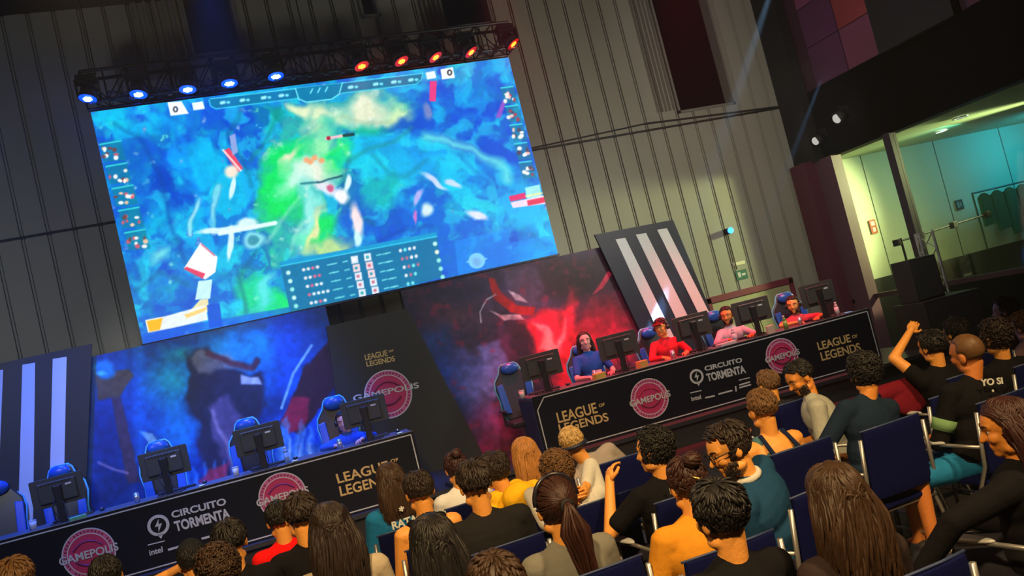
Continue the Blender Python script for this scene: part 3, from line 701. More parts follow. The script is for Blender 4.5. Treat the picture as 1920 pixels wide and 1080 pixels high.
# printed backdrops: abstract colour fields (blue with cyan glow; purple with red glow)
def paint_blue(P):
    c = Canvas(P, (4, 62, 150)); c.noise(70, .7, 13, (4, 36, 100), .5, 5)
    for a in [(330,740,150,120,0,(0,120,230)),(250,700,60,80,0,(2,84,180)),(480,650,120,60,0,(0,170,210)),(310,720,60,70,0,(10,180,220)),(330,830,50,120,0,(0,150,230)),(545,650,60,80,0,(0,84,205)),(598,650,30,50,0,(20,90,190)),
              (200,830,60,90,0,(8,44,120)),(560,720,60,60,30,(0,110,240)),(300,610,130,22,-10,(10,40,80)),(600,790,60,60,0,(10,90,255)),(430,612,120,22,-10,(60,92,104)),(410,670,80,40,0,(30,170,215)),(480,720,50,60,0,(0,150,240)),
              (330,660,40,20,0,(0,150,170)),(520,820,70,60,0,(20,110,255))]: c.blob(*a[:5], a[5], .9, .9, 40)
    # broad dark folds of cloth and pale flames, no figures
    c.poly([(340,660),(392,650),(420,690),(500,700),(498,760),(470,800),(470,880),(390,900),(372,830),(350,750)], (36,38,66), .92, 26)
    c.poly([(388,760),(430,740),(462,800),(470,880),(440,890),(402,830)], (96,88,140), .85, 22); c.line([(398,770),(425,830),(440,880)], 7, (200,180,215), .6, 8, 10)
    c.poly([(352,668),(378,655),(430,668),(478,690),(420,694),(372,700)], (150,150,150), .6, 18); c.line([(392,662),(430,680),(474,688),(482,676)], 12, (90,40,56), .85, 6, 8); c.poly([(452,702),(486,708),(492,722),(455,718)], (210,230,238), .85, 8)
    c.poly([(612,640),(570,692),(540,760),(520,800),(560,812),(606,760),(640,700),(640,650)], (58,26,44), .95, 10); c.poly([(524,790),(545,745),(580,748),(572,790),(540,816)], (170,34,74), .9, 12); c.line([(584,648),(550,700),(528,765)], 5, (150,215,240), .95, 3)
    c.poly([(176,700),(240,690),(250,705),(222,745),(180,752)], (88,74,62), .95, 10); c.blob(196,692,26,22,0,(20,140,215),1,.4,10); c.blob(190,700,14,6,0,(90,220,240),.8,.6); c.poly([(205,745),(224,745),(252,850),(262,905),(240,905)], (70,56,84), .95, 8)
    c.line([(185,866),(215,880),(240,886)], 4, (180,150,190), .8, 4, 4); c.poly([(262,808),(285,812),(318,858),(290,850)], (150,205,215), .85, 8)
    for x in range(524, 650, 15):
        h = 34+22*math.sin(x*.9); c.poly([(x-9,890),(x+9,886),(x+5,840),(x+8*math.sin(x),800-h*.3),(x-6,840)], (120,200,255), .85, 22)
    for x in range(540, 640, 22): c.poly([(x-5,880),(x+5,880),(x+3*math.sin(x),826)], (225,245,255), .8, 14)
    for x in range(330, 530, 19): c.poly([(x-8,915),(x+8,910),(x+5*math.sin(x),872-10*math.sin(x*.7))], (70,170,255), .8, 18)
    c.poly([(372,900),(392,880),(432,868),(426,890),(385,915)], (190,50,84), .85, 14); c.line([(262,620),(262,860)], 14, (0,140,250), .45, 14)
    c.noise(9, .2, 77); return c
def paint_red(P):
    c = Canvas(P, (52, 38, 66)); c.noise(60, .6, 33, (16, 20, 60), .5, 5)
    for a in [(830,700,80,120,-20,(16,56,150)),(800,640,60,50,0,(24,56,118)),(850,590,80,40,0,(84,50,74)),(895,720,50,90,-20,(112,108,200)),(930,790,60,60,0,(150,60,140)),(990,560,90,50,0,(80,70,112)),(1110,640,120,110,0,(160,20,54)),
              (1080,520,90,46,0,(28,14,26)),(1160,590,60,80,0,(150,18,46)),(960,650,50,50,0,(96,40,84)),(1150,500,50,44,0,(44,18,38)),(900,840,60,30,0,(120,20,80))]: c.blob(*a[:5], a[5], .9, .9, 40)
    for a in [(1050,645,70,90,-35,(255,14,44)),(1010,610,55,40,0,(255,24,70)),(1060,590,26,70,10,(255,30,70)),(1150,630,60,60,0,(210,18,60)),(1080,700,70,40,0,(225,16,56)),(1035,640,30,30,0,(255,90,110))]: c.blob(*a[:5], a[5], .95, .7, 50)
    # abstract flares and crescents
    c.poly([(1000,600),(1030,612),(1046,640),(1058,590),(1060,632),(1040,664),(1014,652),(1024,640)], (255,150,160), .85, 16)
    c.poly([(916,520),(928,522),(940,552),(966,572),(1004,574),(1000,590),(956,588),(926,560)], (176,20,36), .95, 6); c.poly([(1140,508),(1148,512),(1130,540),(1112,552)], (235,50,90), .9, 5); c.poly([(938,500),(1010,500),(1020,540),(1000,566),(958,552)], (70,62,92), .85, 20); c.poly([(952,545),(972,552),(990,566),(965,562)], (200,200,225), .8, 6)
    c.line([(902,604),(900,585),(912,562),(930,552)], 2.5, (205,195,220), .85, 2); c.poly([(918,582),(940,592),(975,590),(985,598),(945,602)], (225,195,215), .85, 5)
    c.poly([(958,600),(990,600),(1010,680),(1000,720),(965,700)], (40,22,48), .85, 26); c.poly([(1075,640),(1092,620),(1104,660),(1098,720),(1080,720)], (74,10,34), .8, 20)
    c.poly([(900,650),(940,640),(955,690),(930,740),(905,720)], (128,124,214), .7, 20); c.noise(10, .3, 47); c.noise(14, .35, 49, (190, 24, 70), .62, 6); return c
M_art = paint_mat('printed_vinyl', 0, .5)
def art(name, x0, x1, ztop, label, paint, left=None, right=None):
    o = empty(name, ((x0+x1)/2, BY, SZ)); tag(o, label, 'backdrop')
    MB().box((x0-o.location.x, .004, 0), (x1-o.location.x, .03, ztop-SZ)).build('panel', M_dark, o)
    grid_surface('print', (x0, BY, SZ), (x1-x0, 0, 0), (0, 0, ztop-SZ), 260, 190, M_art, o, paint)
    f = MB()
    for xx in (x0+.4, x1-.4): f.box((xx-.03-o.location.x, .03, 0), (xx+.03-o.location.x, .06, 2.2))
    f.build('brace', M_dark, o); return o
lx = bp(172, 650).x; art('printed_backdrop', lx-.75, bp(616, 600).x, 2.96, 'blue printed backdrop with cyan glow behind the left desk', paint_blue)
art('printed_backdrop', bp(763, 578).x-.03, bp(1190, 460).x, 2.94, 'red and purple printed backdrop behind the right desk', paint_red)
# ================================================================ DESKS
def desk(A, x0, x1, zt, label, side):
    """long table standing on the stage; A a point on its front line"""
    o = empty('team_desk', A+dL*((x0+x1)/2)); o.location.z = SZ; o.rotation_euler = (0, 0, -R(7)); tag(o, label, 'desk')
    h = (x1-x0)/2; H_ = zt-SZ
    MB().box((-h, .03, H_-.035), (h, .83, H_)).build('desk_top', mat('desk_grey', (.09, .09, .10), .4), o, bevel=.004)
    for sx in (-1, 0, 1):
        for y in (.12, .75): MB().box((sx*(h-.1)-.03, y-.03, 0), (sx*(h-.1)+.03, y+.03, H_-.035)).build('leg', M_steel, o)
    MB().box((-h+.1, .74, .25), (h-.1, .76, H_-.1)).build('back_panel', M_dark, o)
    for sx in (-1, 1): MB().box((sx*h-.012, .03, 0), (sx*h+.012, .8, H_-.04)).build('side_drape', mat('side_cloth', (.008, .016, .07), .8), o)
    return o
def banner(A, u0, u1, zt, zb, label, chamfer):
    n = nL; A = Vector(A); a = A+dL*u0; b = A+dL*u1
    o = empty('desk_banner', Vector((a.x+b.x, a.y+b.y, 0))/2); tag(o, label, 'banner')
    def W(u, z): q = A+dL*u; q = Vector((q.x, q.y, z)); return q-o.location
    loop = [W(u0, zb), W(u1, zb), W(u1, zt), W(u0, zt)]
    MB().prism(loop, n*.025).build('panel', mat('banner_black', (.004, .005, .011), .5, spec=.2), o)
    i = .035; bd = MB(); pts = [(u0+i, zb+i), (u1-i, zb+i), (u1-i, zt-i)]+([(u0+i+.12, zt-i), (u0+i, zt-i-.14)] if chamfer else [(u0+i, zt-i)])
    for k in range(len(pts)):
        p, q = pts[k], pts[(k+1) % len(pts)]; P = W(*p)-n*.003; Q = W(*q)-n*.003; t = (Q-P).normalized(); s_ = t.cross(n)*.007
        bd.prism([P-s_, Q-s_, Q+s_, P+s_], n*.002)
    bd.build('border_line', M_white, o)
    MB().box((0, 0, 0), (1, 1, 1), Matrix(((dL.x*(u1-u0), n.x*.012, 0, W(u0, zt).x), (dL.y*(u1-u0), n.y*.012, 0, W(u0, zt).y), (0, 0, .006, zt), (0, 0, 0, 1)))).build('top_edge', mat('edge_grey', (.25, .25, .27), .4), o)
    return o
AL = Vector((0, 11.2, 0)); AR = Vector((6, 10.75, 0))
def uL(P, A): return (P-A).dot(dL)
lu0 = -3.6; lu1 = uL(atP(775, 812, AL, nL), AL); ru0 = uL(atP(997, 746, AR, nL), AR); ru1 = uL(atP(1630, 583, AR, nL), AR)
DZ = 1.075
dl = desk(AL, lu0, lu1, DZ, 'long black team desk on the left of the stage under blue light', 'l'); dr = desk(AR, ru0, ru1, DZ, 'long black team desk on the right of the stage under red light', 'r')
bl_ = banner(AL, lu0, lu1, DZ+.01, .31, 'black lettered banner on the front of the left team desk', False)
br_ = banner(AR, ru0, ru1, DZ+.01, .31, 'black lettered banner on the front of the right team desk', True)
def emblem(par, A, cx, cy, rpx):
    n = nL; C0 = atP(cx, cy, A, n); r = (atP(cx, cy-rpx, A, n)-C0).length; C = C0-par.location; f = -n; up = Vector((0, 0, 1)); rt = dL
    m = MB().ring(C+f*.001, f, r, r*.72, .003, 32)
    bolt = [(.15, .62), (-.34, -.08), (-.02, -.08), (-.12, -.66), (.36, .12), (.04, .12)]
    m.prism([C+f*.001+rt*r*x+up*r*y for x, y in bolt[:3]+bolt[3:]], f*.003)
    m.prism([C+f*.001+rt*r*x+up*r*y for x, y in ((-.3, -.8), (.3, -.85), (-.02, -1.3))], f*.003)
    m.build('bolt_emblem', M_white, par)
def bar(par, A, p, q, w=.012):
    P = atP(*p, A, nL)-par.location-nL*.004; Q = atP(*q, A, nL)-par.location-nL*.004; t = (Q-P).normalized(); s_ = t.cross(nL)*w/2
    MB().prism([P-s_, Q-s_, Q+s_, P+s_], nL*.003).build('rule', M_white, par)
def TB(par, A, s, pts, m, bold=.02): T('lettering', s, pts, A, nL, par, m, bold=bold)
TB(br_, AR, 'LEAGUE', [(1047,794),(1121,774),(1042,774)], M_gold); TB(br_, AR, 'OF', [(1123,764),(1134,761),(1122,758)], M_gold); TB(br_, AR, 'LEGENDS', [(1050,812),(1142,789),(1046,796)], M_gold)
logo(br_, AR, nL, 1218, 747, 39)
emblem(br_, AR, 1306, 706, 14); TB(br_, AR, 'CIRCUITO', [(1322,696),(1392,679),(1320,687)], M_white, .03); TB(br_, AR, 'TORMENTA', [(1327,716),(1399,699),(1323,701)], M_white, .035)
bar(br_, AR, (1385,713), (1406,708)); bar(br_, AR, (1294,737), (1315,732)); TB(br_, AR, 'intel', [(1297,752),(1315,748),(1295,744)], M_white)
for p, q in (((1322,746),(1340,742)), ((1347,739),(1373,732)), ((1386,727),(1408,721)), ((1386,722),(1406,716)), ((1380,734),(1379,724))): bar(br_, AR, p, q, .02)
logo(br_, AR, nL, 1466, 667, 34)
TB(br_, AR, 'LEAGUE', [(1535,657),(1596,641),(1531,642)], M_gold); TB(br_, AR, 'OF', [(1598,635),(1608,632.5),(1597,629)], M_gold); TB(br_, AR, 'LEGENDS', [(1541,677),(1615,658),(1537,661)], M_gold)
logo(bl_, AL, nL, 167, 1038, 50)
emblem(bl_, AL, 297, 985, 20); TB(bl_, AL, 'CIRCUITO', [(323,972),(425,946),(320,959)], M_white, .03); TB(bl_, AL, 'TORMENTA', [(330,997),(433,971),(325,978)], M_white, .035)
bar(bl_, AL, (277,1022), (309,1014)); bar(bl_, AL, (411,985), (442,976)); TB(bl_, AL, 'intel', [(281,1042),(306,1035),(279,1031)], M_white)
for p, q in (((315,1031),(342,1023)), ((378,1010),(393,1006)), ((402,1006),(400,998))): bar(bl_, AL, p, q, .024)
logo(bl_, AL, nL, 530, 930, 46)
TB(bl_, AL, 'LEAGUE', [(634,907),(731,881),(629,889)], M_gold); TB(bl_, AL, 'OF', [(733,868),(747,864),(732,862)], M_gold); TB(bl_, AL, 'LEGENDS', [(639,931),(742,904),(635,912)], M_gold)
# ---------------------------------------------------------------- monitors, keyboards, gaming chairs
M_mon = mat('monitor_shell', (.045, .048, .045), .45, bump=.03); M_mdk = mat('monitor_dark', (.012, .012, .014), .4)
def make_monitor():
    o = empty('monitor')
    w, h = .56, .33
    m = MB().prism([(-w/2+.012, 0, -h/2), (w/2-.012, 0, -h/2), (w/2, 0, -h/2+.012), (w/2, 0, h/2-.012), (w/2-.012, 0, h/2), (-w/2+.012, 0, h/2), (-w/2, 0, h/2-.012), (-w/2, 0, -h/2+.012)], (0, .03, 0)); m.build('casing', M_mon, o, bevel=.004)
    m = MB(); m.prism([(-w/2+.03, 0, -h/2+.03), (w/2-.03, 0, -h/2+.03), (w/2-.05, -.028, -h/2+.08), (-w/2+.05, -.028, -h/2+.08)], (0, 0, .001)) if 0 else None
    m.box((-w*.36, -.03, -h*.36), (w*.36, 0, h*.36)).build('rear_housing', M_mon, o, bevel=.012)
    m = MB()
    for k in range(9): m.box((-.16+k*.036, -.0315, h*.25), (-.14+k*.036, -.029, h*.33))
    m.build('vent', M_mdk, o)
    MB().box((-w/2+.01, .03, -h/2+.012), (w/2-.01, .032, h/2-.01)).build('display', glow('monitor_glow', (.25, .45, .8), .8), o)
    m = MB().box((-.04, -.06, -.36), (.04, -.03, .06)); m.build('stand_column', M_mdk, o, bevel=.008)
    MB().box((-.05, -.045, -.03), (.05, -.02, .07)).build('mount', M_mdk, o, bevel=.005)
    m = MB().prism([(-.13, -.13, -.37), (.13, -.13, -.37), (.16, .10, -.37), (-.16, .10, -.37)], (0, 0, .012)); m.build('stand_base', M_mdk, o, bevel=.004)
    MB().box((.09, -.0325, .045), (.155, -.0305, .065)).build('rating_label', mat('paper_label', (.6, .6, .6), .7), o)
    m = MB(); m.path([(0, -.035, -.09), (.05, -.07, -.16), (.06, -.08, -.28), (.03, -.1, -.355)], .006, 6); m.path([(-.05, -.035, -.09), (-.08, -.07, -.18), (-.04, -.06, -.3), (-.09, -.05, -.36)], .005, 6); m.build('cable', M_black, o, True)
    return o
mon0 = None
DZT = DZ
mons_l = [(110,928),(311,882),(487,834),(687,788)]; mons_r = [(1017,693),(1160,651),(1300,617),(1412,590),(1537,562)]
monpos = []
for i, (x, y) in enumerate(mons_l+mons_r):
    A = AL if i < 4 else AR; P = atP(x, y, A+nL*.36, nL)
    o = make_monitor() if mon0 is None else copy_tree(mon0); mon0 = mon0 or o
    o.location = (P.x, P.y, DZT+.37); rz = -R(7)+R([8, -4, 3, -6, 2, -5, 4, -3, 3][i]); o.rotation_euler = (0, 0, rz); monpos.append(Vector((P.x, P.y, 0)))
    side = 'left' if i < 4 else 'right'; k = i if i < 4 else i-4
    tag(o, 'grey-backed monitor on the %s team desk, %s' % (side, (['leftmost of its four', 'second from the left', 'third from the left', 'rightmost of its four, below the pink round logo'] if side == 'left' else ['leftmost of its five', 'second from the left', 'in the middle', 'fourth from the left', 'rightmost of its five'])[k]), 'monitor', 'monitors on the %s team desk' % side)
def make_keyboard():
    o = empty('keyboard'); MB().box((-.22, -.065, 0), (.22, .065, .018)).build('case', M_mdk, o, bevel=.004)
    m = MB()
    for r_ in range(5):
        for k in range(15): m.box((-.21+k*.028, -.055+r_*.022, .018), (-.187+k*.028, -.037+r_*.022, .026))
    m.build('keys', mat('keycaps', (.05, .05, .06), .5), o); return o
kb = None
for i, p in enumerate(monpos):
    o = make_keyboard() if kb is None else copy_tree(kb); kb = kb or o
    q = p+nL*.30+dL*.03; o.location = (q.x, q.y, DZT+.001); o.rotation_euler = (0, 0, -R(7)+.1*math.sin(i*2.3))
    tag(o, 'black keyboard behind the %s' % mon0['label'].split(' monitor')[0] if 0 else 'black keyboard lying behind the %s monitor of the %s team desk' % ((['leftmost', 'second', 'third', 'rightmost'] if i < 4 else ['leftmost', 'second', 'middle', 'fourth', 'rightmost'])[i if i < 4 else i-4], 'left' if i < 4 else 'right'), 'keyboard', 'keyboards on the team desks')
M_gc = mat('chair_leather_black', (.012, .012, .018), .35); M_gb = mat('chair_leather_blue', (.01, .09, .42), .3); M_pipe = mat('chair_piping', (.08, .45, .6), .35)
def make_gchair():
    o = empty('gaming_chair')        # sits facing -Y (towards the hall)
    bk = MB(); fnp = [(.0, .20), (.12, .25), (.32, .24), (.5, .27), (.62, .25), (.74, .16), (.83, .13), (.87, .09)]
    L_ = []; 
    for z, w in fnp: L_.append((w, z))
    loop = [(w, .02+z*.18, .52+z) for w, z in L_]+[(-w, .02+z*.18, .52+z) for w, z in reversed(L_)]
    bk.prism(loop, (0, .085, .0)); bk.build('backrest', M_gc, o, bevel=.02)
    pr = MB(); pr.path([(w+.004, .02+z*.18+.02, .52+z) for w, z in L_]+[(-w-.004, .02+z*.18+.02, .52+z) for w, z in reversed(L_)], .013, 6); pr.build('piping', M_pipe, o, True)
    for s_ in (-1, 1):
        MB().prism([(s_*.13, -.02+.02+.1*.18, .62), (s_*.235, .0+.1*.18, .64), (s_*.255, .02+.55*.18-.02, 1.08), (s_*.16, .55*.18, 1.1)], (0, -.035, 0)).build('side_bolster', M_gb, o, bevel=.01)
    hd = MB(); hd.ell((0, .12, 1.31), (.13, .05, .09), nu=20, nv=12); hd.build('headrest', M_gb, o, True)
    MB().box((-.26, -.46, .42), (.26, .06, .52)).build('seat', M_gc, o, bevel=.03)
    for s_ in (-1, 1): MB().box((s_*.29-.035, -.30, .68), (s_*.29+.035, -.02, .71)).box((s_*.29-.015, -.2, .46), (s_*.29+.015, -.14, .68)).build('armrest', M_gc, o, bevel=.008)
    MB().tube((0, -.2, .1), (0, -.2, .42), .03, n=12).build('gas_column', M_steel, o)
    m = MB(); w_ = MB()
    for k in range(5):
        a = k*2*math.pi/5; e = Vector((math.cos(a)*.3, -.2+math.sin(a)*.3, .07)); m.tube((0, -.2, .1), e, .03, .018, 6); w_.ell(e-Vector((0, 0, .035)), (.03, .03, .035), nu=8, nv=6)
    m.build('star_base', M_gc, o); w_.build('casters', M_black, o); return o
gc = None; gpos = []
gl = [(108,893,-.02),(300,862,0),(461,812,0),(628,772,0),(5,985,0)]; gr = [(958,690,0),(1088,636,0),(1220,607,0),(1345,585,0),(1480,560,0)]
for i, (x, y, dz) in enumerate(gl+gr):
    A = AL if i < 5 else AR; P = atP(x, y, A+nL*1.15, nL)
    o = make_gchair() if gc is None else copy_tree(gc); gc = gc or o
    o.location = (P.x, P.y, SZ); o.rotation_euler = (0, 0, -R(7)+.12*math.sin(i*1.9))
    if i > 4: o.scale = (1, 1, .89)
    gpos.append(P)
    tag(o, 'black and blue gaming chair at the %s desk, %s' % ('left' if i < 5 else 'right', ['second from the left', 'third from the left', 'fourth from the left', 'rightmost', 'leftmost', 'leftmost and empty', 'second from the left', 'under the player in the red cap', 'under the player in white', 'rightmost'][i]), 'chair', 'gaming chairs at the team desks')
# small things on the desks
def along(p, du, dn): q = p+dL*du+nL*dn; return Vector((q.x, q.y, DZT+.001))
sidew = lambda i: ('left' if i < 4 else 'right', (['leftmost', 'second', 'third', 'rightmost'] if i < 4 else ['leftmost', 'second', 'middle', 'fourth', 'rightmost'])[i if i < 4 else i-4])
def small(name, i, du, dn, make, lab, cat):
    o = make(name); o.location = along(monpos[i], du, dn); o.rotation_euler = (0, 0, -R(7)+.5*math.sin(i*3.1+du*9)); tag(o, lab % sidew(i)[::-1], cat)
    return o
def mk_mouse(nm):
    o = empty(nm); MB().ell((0, 0, .0175), (.032, .056, .017), nu=16, nv=10).build('shell', M_mdk, o, True); MB().tube((-.004, -.03, .033), (.004, -.03, .033), .007, n=8).build('wheel', M_alu, o); return o
def mk_cup(nm):
    o = empty(nm); MB().tube((0, 0, 0), (0, 0, .10), .030, .040, 18).build('cup_body', mat('paper_cup', (.6, .6, .58), .6), o, True); MB().tube((0, 0, .10), (0, 0, .112), .042, .038, 18).build('lid', mat('cup_lid', (.5, .5, .52), .4), o, True); return o
def mk_phone(nm):
    o = empty(nm); MB().box((-.037, -.075, 0), (.037, .075, .009)).build('phone_body', M_mdk, o, bevel=.003); MB().box((-.033, -.07, .009), (.033, .07, .0095)).build('phone_screen', glow('phone_glow', (.4, .6, 1), 1.2), o); return o
def mk_can(nm):
    o = empty(nm); MB().tube((0, 0, .006), (0, 0, .108), .031, .031, 18).tube((0, 0, .108), (0, 0, .118), .031, .026, 18).build('can_body', mat('can_metal', (.55, .58, .6), .3, .8), o, True); MB().box((-.008, -.012, .119), (.008, .012, .121)).build('pull_tab', M_alu, o); return o
for i in range(9):
    small('mouse', i, .36, .25, mk_mouse, 'dark mouse beside the %s keyboard of the %s desk', 'mouse')
    if i in (0, 2, 4, 5, 7): small('cup', i, -.34, .05, mk_cup, 'white paper cup left of the %s monitor on the %s desk', 'cup')
    if i in (1, 2, 3, 6, 8): small('phone', i, .36, -.05, mk_phone, 'phone lying right of the %s monitor on the %s desk', 'phone')
    if i in (0, 1, 3, 5, 6, 8): small('drink_can', i, -.38, .02 if i not in (0, 5) else .14, mk_can, 'silver drink can left of the %s monitor on the %s desk', 'can')
def bottle(x, y, A, off, c, label, h=.2):
    P = atP(x, y, A+nL*off, nL); o = empty('bottle', (P.x, P.y, DZT+.002)); tag(o, label, 'bottle')
    m = MB(); m.tube((0, 0, 0), (0, 0, h*.65), .032, .032, 16).tube((0, 0, h*.65), (0, 0, h*.85), .032, .013, 16); m.build('body', mat('bottle_'+str(c[0]), c, .2), o, True)
    MB().tube((0, 0, h*.85), (0, 0, h), .014, n=12).build('cap', M_white, o, True)
bottle(1473, 610, AR, .2, (.15, .4, .08), 'small green bottle in front of the rightmost player'); bottle(1378, 638, AR, .3, (.5, .5, .55), 'clear bottle between the middle and fourth right monitors')
bottle(540, 868, AL, .3, (.2, .35, .6), 'clear bottle right of the third left monitor'); bottle(1570, 585, AR, .25, (.55, .5, .5), 'pale bottle at the right end of the right desk')
def boxy(x, y, A, off, s_, c, name, label, cat):
    P = atP(x, y, A+nL*off, nL); o = MB().box((-s_[0]/2, -s_[1]/2, 0), (s_[0]/2, s_[1]/2, s_[2])).build(name, mat(name+'_m%.2f' % c[0], c, .6), bevel=.008); o.location = (P.x, P.y, DZT+.002); o.rotation_euler = (0, 0, .2); tag(o, label, cat)
boxy(1445, 620, AR, .15, (.14, .03, .12), (.55, .42, .32), 'card', 'tan card standing on the right desk beside the green bottle', 'card')
boxy(1120, 692, AR, .12, (.16, .1, .09), (.65, .42, .08), 'snack_box', 'yellow snack box left of the second right monitor stand', 'box'); boxy(1200, 668, AR, .15, (.14, .1, .1), (.7, .35, .08), 'snack_box', 'orange snack box right of the second right monitor', 'box')
boxy(145, 965, AL, .1, (.18, .1, .05), (.12, .4, .2), 'snack_box', 'green snack box below the leftmost left monitor', 'box')
boxy(1360, 640, AR, .12, (.3, .12, .05), (.55, .5, .52), 'paper_stack', 'grey papers in front of the bearded player in pink and white', 'papers')
# ================================================================ RIGHT SIDE EQUIPMENT
def spk(P, w, d, h, name, label, rz=0, grille=True):
    o = empty(name, P, rz); tag(o, label, 'speaker'); MB().box((-w/2, -d/2, 0), (w/2, d/2, h)).build('cabinet', mat('speaker_black', (.01, .01, .011), .6, bump=.2, bscale=50), o, bevel=.012)
    MB().box((-w/2+.03, -d/2-.012, .03), (w/2-.03, -d/2, h-.03)).build('grille', mat('grille', (.02, .02, .022), .5, bump=.6, bscale=160), o); return o
P = atY(1775, 640, 10.4); spk((P.x, P.y, 0), .95, .7, .98, 'subwoofer', 'large black subwoofer cabinet right of the stage, under a smaller speaker', -.1)
P2 = atY(1741, 600, 10.5); spk((P2.x, P2.y, .98), .46, .42, .62, 'loudspeaker', 'black loudspeaker cabinet standing on the subwoofer', -.1)
o = empty('truss_column', atY(1780, 600, 11.2)); o.location.z = 0; tag(o, 'short silver truss column standing behind the black speakers', 'truss')
m = MB(); H_ = 1.95
cs = [(-.14, 0), (.14, 0), (0, .22)]
for x, y in cs: m.tube((x, y, .02), (x, y, H_), .022, n=10)
m.build('chord', M_alu, o)
m = MB()
for k in range(7):
    z0 = .1+k*.26
    for i in range(3):
        a = cs[i]; b = cs[(i+1) % 3]; m.tube((*a, z0), (*b, z0+.26), .009, n=6)
m.build('lacing', M_alu, o); MB().box((-.25, -.1, 0), (.25, .32, .02)).build('base_plate', M_alu, o)
# T-bar lighting stand
a = atY(1690, 452, 11.9); b = atY(1850, 402, 11.9)
o = empty('lighting_stand', (a.x, 11.9, 0)); tag(o, 'black lighting stand with a long horizontal bar in front of the glass hall', 'stand')
m = MB().tube((0, 0, 0), (0, 0, a.z+.05), .02, n=8); m.build('pole', M_black, o)
MB().tube((-.12, 0, a.z), (b.x-a.x, 0, b.z), .016, n=8).build('crossbar', M_black, o)
for k, f in enumerate((-.05, .22, .6, 1.0)): MB().box(((b.x-a.x)*f-.05, -.05, a.z+(b.z-a.z)*f-.06), ((b.x-a.x)*f+.05, .05, a.z+(b.z-a.z)*f+.05)).build('clamp', M_black, o, bevel=.01)
for k in range(3): an = k*2.1; MB().tube((0, 0, .4), (math.cos(an)*.4, math.sin(an)*.4, .02), .012, n=6).build('leg', M_black, o)
# clothes rack with green garments
a = atY(1826, 362, 13.3); b = atY(1935, 330, 13.3); zr = a.z
o = empty('garment_rail', ((a.x+b.x)/2+.3, 13.3, 0)); tag(o, 'dark garment rail in the glass hall', 'clothes rail'); w = (b.x-a.x)/2+.35
m = MB().tube((-w, 0, zr), (w, 0, zr), .018, n=8).tube((-w, 0, .05), (-w, 0, zr), .018).tube((w, 0, .05), (w, 0, zr), .018).tube((-w, -.25, .04), (-w, .25, .04), .02).tube((w, -.25, .04), (w, .25, .04), .02); m.build('rail_frame', mat('rail_green', (.01, .05, .03), .4), o)
wd = ['leftmost', 'second', 'third', 'fourth', 'fifth']
for k in range(5):
    x = o.location.x-w+.28+k*.34; g = empty('hanging_garment', (x, 13.3, zr-.04)); tag(g, 'dark green garment hanging on the rail, %s from the left' % wd[k] if k else 'dark green garment hanging on the rail, leftmost', 'garment', 'garments on the rail')
    L_ = .62+.14*(k % 3)
    m = MB(); m.prism([(-.03, -.02, 0), (.03, -.02, 0), (.15, -.02, -.07), (.17, -.02, -L_), (-.16, -.02, -L_-.03), (-.15, -.02, -.07)], (0, .06, 0)); m.build('cloth', cloth_mat('green_cloth', (.015, .10, .05)), g, bevel=.012)
    MB().path([(0, 0, 0), (0, 0, .03), (.015, 0, .05), (0, 0, .065)], .004, 5).build('hook', M_alu, g)
# signs
def sign(P, w, h, c, name, label, Y=None):
    o = empty(name, P); tag(o, label, 'sign'); MB().box((-w/2, -.012, -h/2), (w/2, 0, h/2)).build('plate', mat(name+'%.2f%.2f' % (c[0], c[1]), c, .5), o); return o
s = sign(atY(1637, 425, WY-.02), .15, .27, (.42, .07, .02), 'fire_sign', 'small red fire equipment sign on the hall wall')
MB().box((-.045, -.016, .02), (.045, -.012, .10)).box((-.03, -.016, -.10), (.03, -.012, -.02)).build('pictogram', M_white, s)
s = sign(atY(1798, 384, WY-.02), .2, .2, (.01, .03, .025), 'wall_sign', 'small dark square sign on the hall wall'); MB().box((-.05, -.016, -.06), (.0, -.012, .06)).box((.02, -.016, -.04), (.06, -.012, .04)).build('pictogram', mat('dim_print', (.2, .3, .28), .6), s)
s = sign(atY(1390, 515, WY), .24, .17, (.01, .12, .07), 'exit_sign', 'green emergency exit sign above the maroon door frame'); MB().box((-.08, -.016, -.04), (-.02, -.012, .05)).box((.0, -.016, -.02), (.08, -.012, .02)).build('pictogram', M_white, s)
s = sign(atY(1385, 494, WY), .26, .06, (.75, .7, .5), 'notice', 'pale strip notice directly above the green exit sign')
s = sign(atY(1814, 515, 12.4), .26, .06, (.02, .02, .02), 'case_label', 'thin white-lined label on the dark barrier behind the speakers'); m = MB(); m.box((-.11, -.015, .012), (.11, -.012, .018)).box((-.11, -.015, -.018), (.11, -.012, -.012)).box((-.07, -.015, -.004), (.07, -.012, .004)).build('print', M_white, s)
P = atY(1814, 515, 12.4); o = MB().box((P.x-1.2, 12.42, 0), (P.x+3.0, 12.5, 1.38)).build('crowd_barrier', mat('barrier_dark', (.012, .014, .012), .6)); tag(o, 'dark low barrier panel standing behind the speakers', 'barrier')
